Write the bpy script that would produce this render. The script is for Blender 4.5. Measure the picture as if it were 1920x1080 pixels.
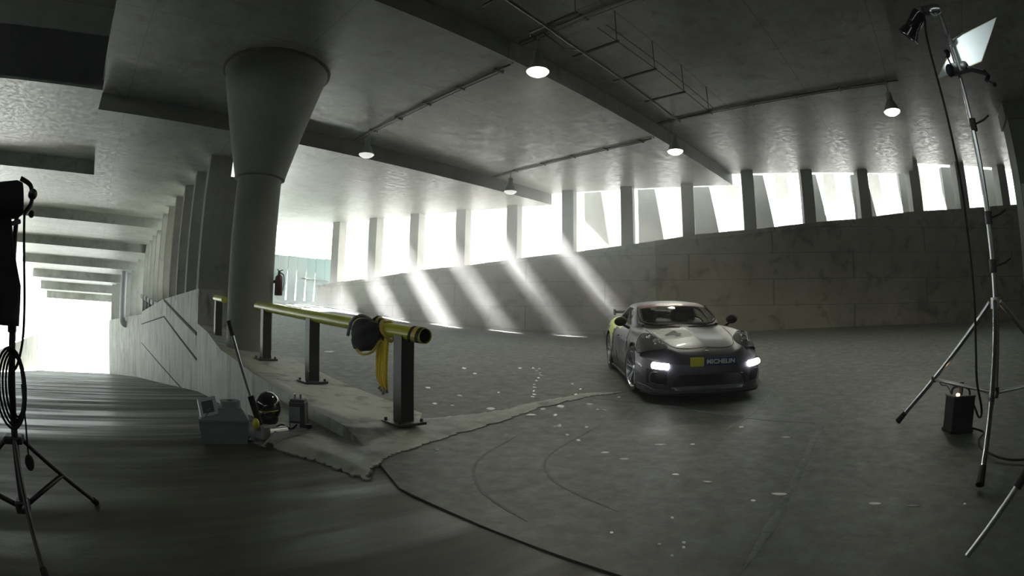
import bpy, bmesh, math, random
import numpy as np
from mathutils import Vector, Matrix, Euler

for o in list(bpy.data.objects): bpy.data.objects.remove(o)
scene = bpy.context.scene
COL = scene.collection
PI = math.pi
R = math.radians
random.seed(7)

# ------------------------------------------------------------------ camera, sky, sun, exposure
cam_data = bpy.data.cameras.new('camera')
cam = bpy.data.objects.new('camera', cam_data)
COL.objects.link(cam)
scene.camera = cam
cam_data.type = 'PANO'                       # wide action-camera lens
cam_data.panorama_type = 'FISHEYE_EQUISOLID'
cam_data.sensor_fit = 'HORIZONTAL'
cam_data.sensor_width = 36.0
cam_data.sensor_height = 20.25
cam_data.fisheye_lens = 1000.0 / 1920.0 * 36.0
cam_data.fisheye_fov = R(179)
cam_data.clip_start = 0.02
cam_data.clip_end = 500
CAMZ = 1.15
_yaw, _pitch, _roll = R(45.5), R(4.0), R(1.0)
_f = Vector((math.cos(_pitch) * math.sin(_yaw), math.cos(_pitch) * math.cos(_yaw), math.sin(_pitch)))
_r = Vector((math.cos(_yaw), -math.sin(_yaw), 0))
_u = _r.cross(_f)
_r2 = _r * math.cos(_roll) - _u * math.sin(_roll) * -1
_u2 = _u * math.cos(_roll) - _r * math.sin(_roll)
cam.matrix_world = Matrix(((_r2.x, _u2.x, -_f.x, 0), (_r2.y, _u2.y, -_f.y, 0), (_r2.z, _u2.z, -_f.z, CAMZ), (0, 0, 0, 1)))

scene.view_settings.view_transform = 'Standard'
scene.view_settings.look = 'None'
scene.view_settings.gamma = 1.0
scene.view_settings.use_curve_mapping = False
scene.view_settings.exposure = -0.25

world = bpy.data.worlds.new('sky')
scene.world = world
world.use_nodes = True
bg = world.node_tree.nodes['Background']
bg.inputs[0].default_value = (0.90, 0.99, 0.97, 1)
bg.inputs[1].default_value = 3.6

sun_dir = Vector((0.0, -3.23, -3.2)).normalized()
sd = bpy.data.lights.new('sun', 'SUN')
sun = bpy.data.objects.new('sun', sd)
COL.objects.link(sun)
sd.energy = 400.0
sd.angle = R(0.6)
sd.color = (1.0, 1.0, 0.97)
sun.rotation_euler = sun_dir.to_track_quat('-Z', 'Y').to_euler()
sun.location = (30, 30, 60)

cy = scene.cycles
cy.use_denoising = True
cy.max_bounces = 8
cy.diffuse_bounces = 5
cy.glossy_bounces = 4
cy.transmission_bounces = 6
cy.volume_bounces = 2
cy.transparent_max_bounces = 8
cy.sample_clamp_indirect = 6.0
cy.caustics_reflective = False
cy.caustics_refractive = False
cy.volume_step_rate = 1.0
cy.volume_max_steps = 64

# ------------------------------------------------------------------ mesh helpers
WM = {}

class B:
    """collects shapes and links them as ONE mesh object"""
    def __init__(s):
        s.v = []; s.f = []; s.sm = []
    def add(s, vs, fs, smooth=False):
        n = len(s.v)
        s.v += [Vector(p) for p in vs]
        for f in fs:
            s.f.append([i + n for i in f]); s.sm.append(smooth)
        return s
    def box(s, x0, x1, y0, y1, z0, z1):
        return s.add([(x0, y0, z0), (x1, y0, z0), (x1, y1, z0), (x0, y1, z0), (x0, y0, z1), (x1, y0, z1), (x1, y1, z1), (x0, y1, z1)],
                     [(0, 3, 2, 1), (4, 5, 6, 7), (0, 1, 5, 4), (1, 2, 6, 5), (2, 3, 7, 6), (3, 0, 4, 7)])
    def obox(s, c, size, m=None, taper=1.0):
        m = m or Matrix.Identity(3)
        c = Vector(c); hx, hy, hz = size[0] / 2, size[1] / 2, size[2] / 2
        vs = []
        for sz in (-1, 1):
            t = taper if sz > 0 else 1.0
            for sx, sy in ((-1, -1), (1, -1), (1, 1), (-1, 1)):
                vs.append(c + m @ Vector((sx * hx * t, sy * hy * t, sz * hz)))
        return s.add(vs, [(0, 3, 2, 1), (4, 5, 6, 7), (0, 1, 5, 4), (1, 2, 6, 5), (2, 3, 7, 6), (3, 0, 4, 7)])
    def bbox(s, c, size, bev=0.01, m=None):
        """box with bevelled edges"""
        bm = bmesh.new(); bmesh.ops.create_cube(bm, size=1)
        for v in bm.verts: v.co = Vector((v.co.x * size[0], v.co.y * size[1], v.co.z * size[2]))
        bmesh.ops.bevel(bm, geom=bm.edges[:], offset=bev, segments=2, affect='EDGES', profile=0.5)
        m = m or Matrix.Identity(3); c = Vector(c)
        bm.verts.index_update()
        vs = [c + m @ v.co for v in bm.verts]; fs = [[v.index for v in f.verts] for f in bm.faces]
        bm.free()
        return s.add(vs, fs)
    def ring(s, c, ax, r, n, ref=None):
        ax = Vector(ax).normalized()
        ref = ref or (Vector((0, 0, 1)) if abs(ax.z) < 0.9 else Vector((1, 0, 0)))
        a = ax.cross(ref).normalized(); b = ax.cross(a)
        return [Vector(c) + r * (math.cos(2 * PI * i / n) * a + math.sin(2 * PI * i / n) * b) for i in range(n)]
    def cyl(s, p0, p1, r0, r1=None, n=16, caps=True, smooth=True):
        r1 = r0 if r1 is None else r1
        ax = Vector(p1) - Vector(p0)
        vs = s.ring(p0, ax, r0, n) + s.ring(p1, ax, r1, n)
        fs = [(i, i + n, (i + 1) % n + n, (i + 1) % n) for i in range(n)]
        s.add(vs, fs, smooth)
        if caps:
            s.add(vs[:n], [list(range(n))]); s.add(vs[n:], [list(range(n))[::-1]])
        return s
    def tube(s, pts, r, n=8, caps=True, closed=False):
        pts = [Vector(p) for p in pts]; rr = r if isinstance(r, (list, tuple)) else [r] * len(pts)
        vs = []; m = len(pts); prev = None
        for i, p in enumerate(pts):
            if closed: d = pts[(i + 1) % m] - pts[i - 1]
            else: d = pts[min(i + 1, m - 1)] - pts[max(i - 1, 0)]
            d.normalize()
            if prev is None: a = d.cross(Vector((0, 0, 1)) if abs(d.z) < 0.9 else Vector((1, 0, 0))).normalized()
            else:
                a = prev - d * prev.dot(d); a.normalize()
            prev = a; b = d.cross(a)
            vs += [p + rr[i] * (math.cos(2 * PI * k / n) * a + math.sin(2 * PI * k / n) * b) for k in range(n)]
        fs = []
        for i in range(m if closed else m - 1):
            j = (i + 1) % m
            for k in range(n):
                fs.append((i * n + k, i * n + (k + 1) % n, j * n + (k + 1) % n, j * n + k))
        s.add(vs, fs, True)
        if caps and not closed:
            s.add(vs[:n], [list(range(n))[::-1]]); s.add(vs[-n:], [list(range(n))])
        return s
    def lathe(s, c, prof, n=24, axis=(0, 0, 1), smooth=True, closed=False):
        """prof: list of (radius, height along axis)"""
        ax = Vector(axis).normalized(); c = Vector(c); vs = []
        for r, h in prof: vs += s.ring(c + ax * h, ax, max(r, 1e-5), n)
        fs = []; m = len(prof)
        for i in range(m if closed else m - 1):
            j = (i + 1) % m
            for k in range(n): fs.append((i * n + k, j * n + k, j * n + (k + 1) % n, i * n + (k + 1) % n))
        return s.add(vs, fs, smooth)
    def prism(s, poly, z0, z1, m=None, o=(0, 0, 0)):
        """polygon in local xy extruded z0..z1, placed by matrix m and origin o"""
        m = m or Matrix.Identity(3); o = Vector(o); n = len(poly)
        vs = [o + m @ Vector((p[0], p[1], z0)) for p in poly] + [o + m @ Vector((p[0], p[1], z1)) for p in poly]
        fs = [list(range(n))[::-1], [i + n for i in range(n)]] + [(i, (i + 1) % n, (i + 1) % n + n, i + n) for i in range(n)]
        return s.add(vs, fs)
    def ell(s, c, rad, nu=20, nv=12, m=None):
        m = m or Matrix.Identity(3); c = Vector(c); vs = []; fs = []
        for j in range(nv + 1):
            t = PI * j / nv
            for i in range(nu):
                a = 2 * PI * i / nu
                vs.append(c + m @ Vector((rad[0] * math.sin(t) * math.cos(a), rad[1] * math.sin(t) * math.sin(a), rad[2] * math.cos(t))))
        for j in range(nv):
            for i in range(nu): fs.append((j * nu + i, (j + 1) * nu + i, (j + 1) * nu + (i + 1) % nu, j * nu + (i + 1) % nu))
        return s.add(vs, fs, True)
    def build(s, name, mat, parent=None, local=False, merge=True, bevel=0.0):
        vs = s.v
        if parent is not None and not local:
            inv = WM[parent.name].inverted(); vs = [inv @ v for v in vs]
        me = bpy.data.meshes.new(name)
        me.from_pydata([tuple(v) for v in vs], [], s.f)
        me.polygons.foreach_set('use_smooth', s.sm)
        if merge:
            bm = bmesh.new(); bm.from_mesh(me)
            bmesh.ops.remove_doubles(bm, verts=bm.verts[:], dist=1e-5)
            bmesh.ops.recalc_face_normals(bm, faces=bm.faces[:])
            for e in bm.edges:
                if len(e.link_faces) == 2 and e.calc_face_angle(0) > 0.75: e.smooth = False
            bm.to_mesh(me); bm.free()
        me.update()
        if mat: me.materials.append(mat)
        o = bpy.data.objects.new(name, me); COL.objects.link(o)
        if parent is not None: o.parent = parent
        WM[o.name] = WM[parent.name].copy() if parent is not None else Matrix.Identity(4)
        if bevel:
            md = o.modifiers.new('bevel', 'BEVEL'); md.width = bevel; md.segments = 2; md.limit_method = 'ANGLE'
        return o

def tag(o, label=None, cat=None, group=None, kind=None):
    if label: o['label'] = label
    if cat: o['category'] = cat
    if group: o['group'] = group
    if kind: o['kind'] = kind
    return o

def thing(name, label, cat, loc=(0, 0, 0), mat3=None, group=None):
    o = bpy.data.objects.new(name, None); COL.objects.link(o)
    o.empty_display_size = 0.1
    M = Matrix.Translation(Vector(loc))
    if mat3 is not None: M = M @ mat3.to_4x4()
    o.matrix_world = M; WM[o.name] = M
    return tag(o, label, cat, group)

def copy_tree(o, loc=None, rotz=None, label=None, parent=None):
    c = o.copy(); COL.objects.link(c)
    if parent is not None: c.parent = parent
    else:
        if loc is not None: c.location = loc
        if rotz is not None: c.rotation_euler = (0, 0, rotz)
        if label: c['label'] = label
    for ch in list(o.children): copy_tree(ch, parent=c)
    return c

def catmull(P, k=8):
    P = [Vector(p) for p in P]; out = []
    for i in range(len(P) - 1):
        p0, p1, p2, p3 = P[max(i - 1, 0)], P[i], P[i + 1], P[min(i + 2, len(P) - 1)]
        for t in range(k):
            t /= k
            out.append(0.5 * ((2 * p1) + (p2 - p0) * t + (2 * p0 - 5 * p1 + 4 * p2 - p3) * t * t + (3 * p1 - p0 - 3 * p2 + p3) * t ** 3))
    out.append(P[-1]); return out

# ------------------------------------------------------------------ materials
def new_mat(name):
    m = bpy.data.materials.new(name); m.use_nodes = True
    nt = m.node_tree; return m, nt, nt.nodes['Principled BSDF']

def plain(name, col, rough=0.5, metal=0.0, spec=0.5, noise=0.0, coat=0.0):
    m, nt, b = new_mat(name)
    b.inputs['Base Color'].default_value = (*col, 1)
    b.inputs['Roughness'].default_value = rough
    b.inputs['Metallic'].default_value = metal
    b.inputs['Specular IOR Level'].default_value = spec
    b.inputs['Coat Weight'].default_value = coat
    N = nt.nodes.new
    tx = N('ShaderNodeTexNoise'); tx.inputs['Scale'].default_value = 14
    tc = N('ShaderNodeTexCoord'); nt.links.new(tc.outputs['Object'], tx.inputs['Vector'])
    mx = N('ShaderNodeMix'); mx.data_type = 'RGBA'
    k = noise if noise else 0.12
    mx.inputs[6].default_value = (*[c * (1 - k) for c in col], 1); mx.inputs[7].default_value = (*[min(1, c * (1 + k)) for c in col], 1)
    nt.links.new(tx.outputs['Fac'], mx.inputs[0]); nt.links.new(mx.outputs[2], b.inputs['Base Color'])
    return m

def emit(name, col, strength):
    m, nt, b = new_mat(name)
    b.inputs['Base Color'].default_value = (*col, 1)
    b.inputs['Emission Color'].default_value = (*col, 1)
    b.inputs['Emission Strength'].default_value = strength
    return m

def concrete(name, c_dark, c_light, rough=(0.45, 0.8), bump=0.15, scale=1.0, stain=(0.5, 0.5), stain_col=None, joints=None, fine=0.3, streak=0.0):
    """cast concrete: large blotches, fine grain, dark stains, optional vertical streaks; object coordinates"""
    m, nt, b = new_mat(name); N = nt.nodes.new; L = nt.links.new
    tc = N('ShaderNodeTexCoord')
    n1 = N('ShaderNodeTexNoise'); n1.inputs['Scale'].default_value = 0.45 * scale; n1.inputs['Detail'].default_value = 6; n1.inputs['Roughness'].default_value = 0.62
    n2 = N('ShaderNodeTexNoise'); n2.inputs['Scale'].default_value = 5.5 * scale; n2.inputs['Detail'].default_value = 8; n2.inputs['Roughness'].default_value = 0.7
    n3 = N('ShaderNodeTexNoise'); n3.inputs['Scale'].default_value = 1.7 * scale; n3.inputs['Detail'].default_value = 5; n3.inputs['Distortion'].default_value = 0.5
    L(tc.outputs['Object'], n1.inputs['Vector']); L(tc.outputs['Object'], n2.inputs['Vector'])
    mp = N('ShaderNodeMapping'); L(tc.outputs['Object'], mp.inputs['Vector'])
    if streak: mp.inputs['Scale'].default_value = (1.3, 1.3, 0.3)
    L(mp.outputs['Vector'], n3.inputs['Vector'])
    r1 = N('ShaderNodeValToRGB'); r1.color_ramp.elements[0].position = 0.32; r1.color_ramp.elements[1].position = 0.68
    r1.color_ramp.elements[0].color = (*c_dark, 1); r1.color_ramp.elements[1].color = (*c_light, 1)
    L(n1.outputs['Fac'], r1.inputs['Fac'])
    m2 = N('ShaderNodeMix'); m2.data_type = 'RGBA'; m2.blend_type = 'OVERLAY'; m2.inputs[0].default_value = fine
    L(r1.outputs['Color'], m2.inputs[6]); L(n2.outputs['Color'], m2.inputs[7])
    bw = N('ShaderNodeRGBToBW'); L(n2.outputs['Color'], bw.inputs[0]); L(bw.outputs[0], m2.inputs[7])
    r3 = N('ShaderNodeValToRGB'); r3.color_ramp.elements[0].position = stain[0]; r3.color_ramp.elements[1].position = stain[0] + 0.16
    r3.color_ramp.elements[0].color = (0, 0, 0, 1); r3.color_ramp.elements[1].color = (stain[1],) * 3 + (1,)
    L(n3.outputs['Fac'], r3.inputs['Fac'])
    m3 = N('ShaderNodeMix'); m3.data_type = 'RGBA'
    sc = stain_col or tuple(c * 0.45 for c in c_dark)
    L(r3.outputs['Color'], m3.inputs[0]); L(m2.outputs[2], m3.inputs[6]); m3.inputs[7].default_value = (*sc, 1)
    out = m3.outputs[2]
    hb = N('ShaderNodeMath'); hb.operation = 'ADD'; L(n2.outputs['Fac'], hb.inputs[0])
    nb = N('ShaderNodeMath'); nb.operation = 'MULTIPLY'; nb.inputs[1].default_value = 1.2; L(n3.outputs['Fac'], nb.inputs[0]); L(nb.outputs[0], hb.inputs[1])
    h = hb.outputs[0]
    if joints:
        # joints: list of (mapping rotation z, brick width, row height, mortar, strength)
        for (rot, bw_, rh, mort, stren, use) in joints:
            mq = N('ShaderNodeMapping'); mq.inputs['Rotation'].default_value = rot
            L(tc.outputs['Object'], mq.inputs['Vector'])
            bk = N('ShaderNodeTexBrick'); bk.offset = use; bk.inputs['Scale'].default_value = 1
            bk.inputs['Brick Width'].default_value = bw_; bk.inputs['Row Height'].default_value = rh
            bk.inputs['Mortar Size'].default_value = mort; bk.inputs['Mortar Smooth'].default_value = 0.4
            L(mq.outputs['Vector'], bk.inputs['Vector'])
            m4 = N('ShaderNodeMix'); m4.data_type = 'RGBA'
            ms = N('ShaderNodeMath'); ms.operation = 'MULTIPLY'; ms.inputs[1].default_value = stren
            L(bk.outputs['Fac'], ms.inputs[0]); L(ms.outputs[0], m4.inputs[0])
            L(out, m4.inputs[6]); m4.inputs[7].default_value = (*[c * 0.3 for c in c_dark], 1)
            out = m4.outputs[2]
            sb = N('ShaderNodeMath'); sb.operation = 'SUBTRACT'; L(h, sb.inputs[0]); L(bk.outputs['Fac'], sb.inputs[1]); h = sb.outputs[0]
    L(out, b.inputs['Base Color'])
    rr = N('ShaderNodeMapRange'); rr.inputs['From Min'].default_value = 0.3; rr.inputs['From Max'].default_value = 0.7
    rr.inputs['To Min'].default_value = rough[0]; rr.inputs['To Max'].default_value = rough[1]
    L(n2.outputs['Fac'], rr.inputs['Value']); L(rr.outputs[0], b.inputs['Roughness'])
    bp = N('ShaderNodeBump'); bp.inputs['Strength'].default_value = bump; bp.inputs['Distance'].default_value = 0.02
    L(h, bp.inputs['Height']); L(bp.outputs[0], b.inputs['Normal'])
    return m

M = {}
M['ceiling'] = concrete('ceiling concrete', (0.15, 0.155, 0.14), (0.31, 0.315, 0.295), (0.27, 0.60), 0.16, 1.0, (0.55, 0.55), (0.09, 0.09, 0.08), joints=[((0, 0, 0), 3.5, 2.35, 0.010, 0.7, 0.0), ((0, 0, 0), 9.0, 0.59, 0.004, 0.35, 0.3)], fine=0.45)
M['column'] = concrete('column concrete', (0.13, 0.135, 0.112), (0.185, 0.19, 0.16), (0.55, 0.85), 0.06, 1.0, (0.62, 0.3))
M['wall'] = concrete('far wall concrete', (0.21, 0.20, 0.17), (0.34, 0.325, 0.285), (0.6, 0.9), 0.2, 0.9, (0.53, 0.7), (0.05, 0.043, 0.032), joints=[((R(90), 0, R(0)), 2.44, 0.97, 0.015, 0.75, 0.5)])
def tint_section(m):
    # the right-hand stretch of the far wall is an older, browner pour
    nt = m.node_tree; N = nt.nodes.new; L = nt.links.new; b = nt.nodes['Principled BSDF']
    src = b.inputs['Base Color'].links[0].from_socket
    tc = N('ShaderNodeTexCoord'); sp = N('ShaderNodeSeparateXYZ'); L(tc.outputs['Object'], sp.inputs[0])
    lt = N('ShaderNodeMath'); lt.operation = 'LESS_THAN'; L(sp.outputs['Y'], lt.inputs[0]); lt.inputs[1].default_value = 9.87
    ns = N('ShaderNodeTexNoise'); ns.inputs['Scale'].default_value = 0.6; ns.inputs['Detail'].default_value = 6; L(tc.outputs['Object'], ns.inputs['Vector'])
    mr = N('ShaderNodeMapRange'); mr.inputs['From Min'].default_value = 0.3; mr.inputs['From Max'].default_value = 0.7; mr.inputs['To Min'].default_value = 0.55; mr.inputs['To Max'].default_value = 1.0
    L(ns.outputs['Fac'], mr.inputs['Value'])
    mu = N('ShaderNodeMath'); mu.operation = 'MULTIPLY'; L(lt.outputs[0], mu.inputs[0]); L(mr.outputs[0], mu.inputs[1])
    mx = N('ShaderNodeMix'); mx.data_type = 'RGBA'; mx.blend_type = 'MULTIPLY'; L(mu.outputs[0], mx.inputs[0]); L(src, mx.inputs[6]); mx.inputs[7].default_value = (0.58, 0.50, 0.38, 1)
    L(mx.outputs[2], b.inputs['Base Color'])
tint_section(M['wall'])
M['asphalt'] = concrete('walkway asphalt', (0.05, 0.05, 0.048), (0.08, 0.08, 0.078), (0.6, 0.9), 0.1, 1.2, (0.62, 0.3))
M['pier'] = concrete('pier concrete', (0.17, 0.17, 0.155), (0.26, 0.26, 0.24), (0.6, 0.9), 0.1, 1.2, (0.62, 0.4))
M['fin'] = concrete('outer fin concrete', (0.22, 0.22, 0.21), (0.30, 0.30, 0.285), (0.6, 0.9), 0.1, 1.2, (0.62, 0.3))
M['fin_pale'] = concrete('pale slab concrete', (0.38, 0.38, 0.36), (0.48, 0.48, 0.46), (0.6, 0.9), 0.1, 1.2, (0.62, 0.3))
M['parapet'] = concrete('parapet concrete', (0.25, 0.25, 0.225), (0.40, 0.40, 0.37), (0.5, 0.8), 0.2, 1.3, (0.52, 0.75), (0.06, 0.06, 0.05), streak=1)
M['kerb'] = concrete('kerb concrete', (0.24, 0.24, 0.20), (0.38, 0.38, 0.34), (0.4, 0.75), 0.2, 2.0, (0.58, 0.5))
M['floor'] = concrete('ramp floor concrete', (0.034, 0.039, 0.031), (0.060, 0.067, 0.055), (0.40, 0.7), 0.25, 1.1, (0.53, 0.75), (0.045, 0.043, 0.036))
M['lane'] = concrete('lane floor concrete', (0.024, 0.026, 0.016), (0.043, 0.045, 0.029), (0.36, 0.65), 0.22, 0.9, (0.52, 0.7), (0.03, 0.03, 0.024))
def streaky_gloss(m, lo, hi):
    # streaks of varying gloss lying across the lane
    nt = m.node_tree; N = nt.nodes.new; L = nt.links.new; b = nt.nodes['Principled BSDF']
    tc = N('ShaderNodeTexCoord'); mp = N('ShaderNodeMapping'); mp.inputs['Scale'].default_value = (0.16, 1.5, 1); mp.inputs['Rotation'].default_value = (0, 0, R(8)); L(tc.outputs['Object'], mp.inputs['Vector'])
    ns = N('ShaderNodeTexNoise'); ns.inputs['Scale'].default_value = 1.0; ns.inputs['Detail'].default_value = 5; ns.inputs['Roughness'].default_value = 0.6; L(mp.outputs['Vector'], ns.inputs['Vector'])
    mr = N('ShaderNodeMapRange'); mr.inputs['From Min'].default_value = 0.42; mr.inputs['From Max'].default_value = 0.58; mr.inputs['To Min'].default_value = lo; mr.inputs['To Max'].default_value = hi
    L(ns.outputs['Fac'], mr.inputs['Value']); L(mr.outputs[0], b.inputs['Roughness'])
streaky_gloss(M['lane'], 0.68, 0.36)
M['apron'] = concrete('worn apron concrete', (0.15, 0.155, 0.14), (0.30, 0.30, 0.28), (0.35, 0.7), 0.15, 1.6, (0.52, 0.8), (0.09, 0.09, 0.075))

# ------------------------------------------------------------------ ground heights of the climbing ramp
_cp = np.array([(1.9, -3, 0.0), (4, -3, 0.0), (1.9, 0, 0), (4, 0, 0), (1.9, 3.2, 0), (3.4, 3.4, 0.0), (7, -6, 0.15), (1.9, -12, 0), (12, -12, 0.4),
    (6.5, 0.15, 0.10), (3.2, 4.6, 0.03), (3.2, 6.9, 0.20), (3.2, 9.0, 0.36), (3.2, 10.4, 0.38), (3.2, 12.8, 0.58), (3.4, 16.5, 0.75), (3.4, 22, 1.1), (3.4, 27, 1.5),
    (7.1, 3.35, 0.24), (8.9, 5.0, 0.38), (11.6, 25.5, 1.86), (13, 22, 1.55), (14.1, 19.2, 1.25), (15.2, 16.5, 1.06), (16.2, 14, 0.91), (17.1, 11.8, 0.83),
    (19.5, 5.6, 1.02), (20.7, 2.6, 1.10), (23.7, -4.9, 1.16), (13, 0, 0.6), (8, 27, 1.8), (26, -12, 1.2), (8, 40, 2.6), (14, 40, 2.8)])
def _tps(d):
    return np.where(d > 1e-9, d * d * np.log(np.maximum(d, 1e-9)), 0.0)
_n = len(_cp)
_D = np.hypot(_cp[:, None, 0] - _cp[None, :, 0], _cp[:, None, 1] - _cp[None, :, 1])
_P = np.c_[np.ones(_n), _cp[:, :2]]
_A = np.block([[_tps(_D) + 0.6 * np.eye(_n), _P], [_P.T, np.zeros((3, 3))]])
_W = np.linalg.solve(_A, np.r_[_cp[:, 2], 0, 0, 0])
def zf(x, y):
    d = np.hypot(_cp[:, 0] - x, _cp[:, 1] - y)
    return float(_tps(d) @ _W[:_n] + _W[_n] + _W[_n + 1] * x + _W[_n + 2] * y)
def zlane(x, y):
    return -0.02 if y < 5.0 else -0.03 - 0.1 * (y - 5.0) if y > 6.0 else -0.03 - 0.05 * (y - 5.0) ** 2 * 2

def wx(y): return 21.75 - 0.398 * y           # inner face of the far wall
KERB = [(1.95, -14), (1.95, 1.2), (1.98, 3.0), (2.3, 3.9), (2.33, 4.1), (2.33, 7.4), (2.5, 10.0), (2.95, 13.4), (3.3, 16.5), (3.3, 38)]
def kx(y):
    for (x0, y0), (x1, y1) in zip(KERB, KERB[1:]):
        if y <= y1: return x0 + (x1 - x0) * (y - y0) / (y1 - y0)
    return KERB[-1][0]

# ramp floor: a slab of real thickness following the heights
def slab_grid(xs_fn, ys, nx, zfn, thick):
    b = B(); ny = len(ys); top = []; bot = []
    for y in ys:
        x0, x1 = xs_fn(y)
        for i in range(nx):
            x = x0 + (x1 - x0) * i / (nx - 1); z = zfn(x, y)
            top.append((x, y, z)); bot.append((x, y, z - thick))
    n = len(top); fs = []
    for j in range(ny - 1):
        for i in range(nx - 1):
            a = j * nx + i
            fs.append((a, a + 1, a + 1 + nx, a + nx)); fs.append((n + a, n + a + nx, n + a + 1 + nx, n + a + 1))
    for j in range(ny - 1):
        a = j * nx; c = j * nx + nx - 1
        fs.append((a, a + nx, n + a + nx, n + a)); fs.append((c, n + c, n + c + nx, c + nx))
    for i in range(nx - 1):
        fs.append((i, n + i, n + i + 1, i + 1)); a = (ny - 1) * nx + i; fs.append((a, a + 1, n + a + 1, n + a))
    b.add(top + bot, fs, True)
    for k in range(2 * (nx - 1) * (ny - 1), len(fs)): b.sm[k] = False
    return b
ys = [(-14 + 0.75 * i) for i in range(21)] + [1.2, 1.6, 2.2, 2.8, 3.0, 3.3, 3.6, 3.79, 3.9, 4.2, 4.6] + [5 + 0.5 * i for i in range(72)]
fl = slab_grid(lambda y: (kx(y) + (0.06 if y > 3.8 else 0.0), wx(y) + 0.1), ys, 40, zf, 0.3).build('floor', M['floor'])
tag(fl, 'greenish grey concrete ramp floor climbing towards the far wall', kind='structure')
lane = slab_grid(lambda y: (-12, kx(y) + 0.02), [-14, -10, -6, -3, 0, 1.2, 3, 3.9, 5, 5.3, 5.6, 6, 7.4, 8.5, 9.5, 10.2, 11, 13.4, 16.5, 24, 38, 50, 72], 12, zlane, 0.3).build('floor', M['lane'])
tag(lane, 'dark brownish concrete floor of the lane running down into the tunnel', kind='structure')

# kerb slab with the retaining face towards the lane, up to the parapet
b = B(); ks = [4.0, 4.2, 4.45, 4.7, 5, 6, 7.4, 8.7, 10, 11.7, 13.4, 15, 16.5]
def kz(x, y): return max(zf(x, y), 0.0) + 0.03 * min(1, (y - 3.9) / 0.8)
sec = []
for y in ks:
    x0 = kx(y); x1 = x0 + 0.45 + 0.85 * min(1, (y - 4.0) / 1.0)
    up = 0.11 * min(1, max(0, (y - 4.0) / 0.45))
    sec.append([(x0, y, zlane(0, y) - 0.25), (x0, y, kz(x0, y) + up), (x0 + 0.3, y, kz(x0 + 0.3, y) + up * 0.55), (x1, y, kz(x1, y)), (x1, y, kz(x1, y) - 0.6)])
vs = [p for q in sec for p in q]; fs = []
for i in range(len(ks) - 1):
    for k in range(5): fs.append((i * 5 + k, i * 5 + (k + 1) % 5, i * 5 + 5 + (k + 1) % 5, i * 5 + 5 + k))
fs += [(0, 1, 2, 3, 4), tuple(len(vs) - 5 + k for k in (4, 3, 2, 1, 0))]
b.add(vs, fs)
kerb = b.build('wall_left', M['parapet'])
tag(kerb, 'stained concrete retaining wall whose top carries the guard rail', kind='structure')
# worn concrete apron at the foot of the kerb
AP = [(1.3, 5.3), (1.5, 4.75), (1.62, 4.47), (1.8, 3.92), (1.90, 3.29), (2.05, 3.51), (2.31, 3.73), (2.62, 3.87), (3.38, 4.12), (4.17, 4.23), (4.97, 4.38), (5.88, 4.31), (6.52, 4.02), (6.08, 4.46),
      (5.16, 4.64), (4.54, 4.61), (3.9, 4.75), (3.36, 4.9), (2.6, 4.6), (2.34, 4.4), (2.32, 6.4), (2.1, 6.2), (1.8, 5.6)]
def inside(x, y, P):
    c = False
    for (x0, y0), (x1, y1) in zip(P, P[1:] + P[:1]):
        if (y0 > y) != (y1 > y) and x < (x1 - x0) * (y - y0) / (y1 - y0) + x0: c = not c
    return c
b = B(); S = 0.035; idx = {}; vs = []; fs = []
def apz(x, y):
    t = max(0.0, min(1.0, (x - 1.45) / 0.5)); t = t * t * (3 - 2 * t)
    d = 9.0
    for (x0, y0), (x1, y1) in zip(AP, AP[1:] + AP[:1]):
        l2 = (x1 - x0) ** 2 + (y1 - y0) ** 2; u = max(0, min(1, ((x - x0) * (x1 - x0) + (y - y0) * (y1 - y0)) / l2))
        d = min(d, math.hypot(x - x0 - u * (x1 - x0), y - y0 - u * (y1 - y0)))
    e = min(1, d / 0.12)
    if x < 1.95: t *= e
    return -0.020 + t * (max(zf(x, y), -0.015) + 0.020) - 0.012 + 0.020 * e
def av(i, j):
    if (i, j) not in idx:
        x, y = 1.3 + i * S + 0.012 * math.sin(17.0 * j), 3.2 + j * S + 0.012 * math.sin(13.0 * i); idx[(i, j)] = len(vs); vs.append((x, y, apz(x, y)))
    return idx[(i, j)]
for i in range(150):
    for j in range(92):
        if inside(1.3 + (i + .5) * S, 3.2 + (j + .5) * S, AP): fs.append((av(i, j), av(i + 1, j), av(i + 1, j + 1), av(i, j + 1)))
b.add(vs, fs, True)
apron = b.build('floor', M['apron'])
tag(apron, 'pale worn wedge of concrete around the low end of the kerb', kind='structure')
md = apron.modifiers.new('thick', 'SOLIDIFY'); md.thickness = 0.02; md.offset = -1; md = apron.modifiers.new('crisp', 'EDGE_SPLIT'); md.split_angle = R(40)

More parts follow.
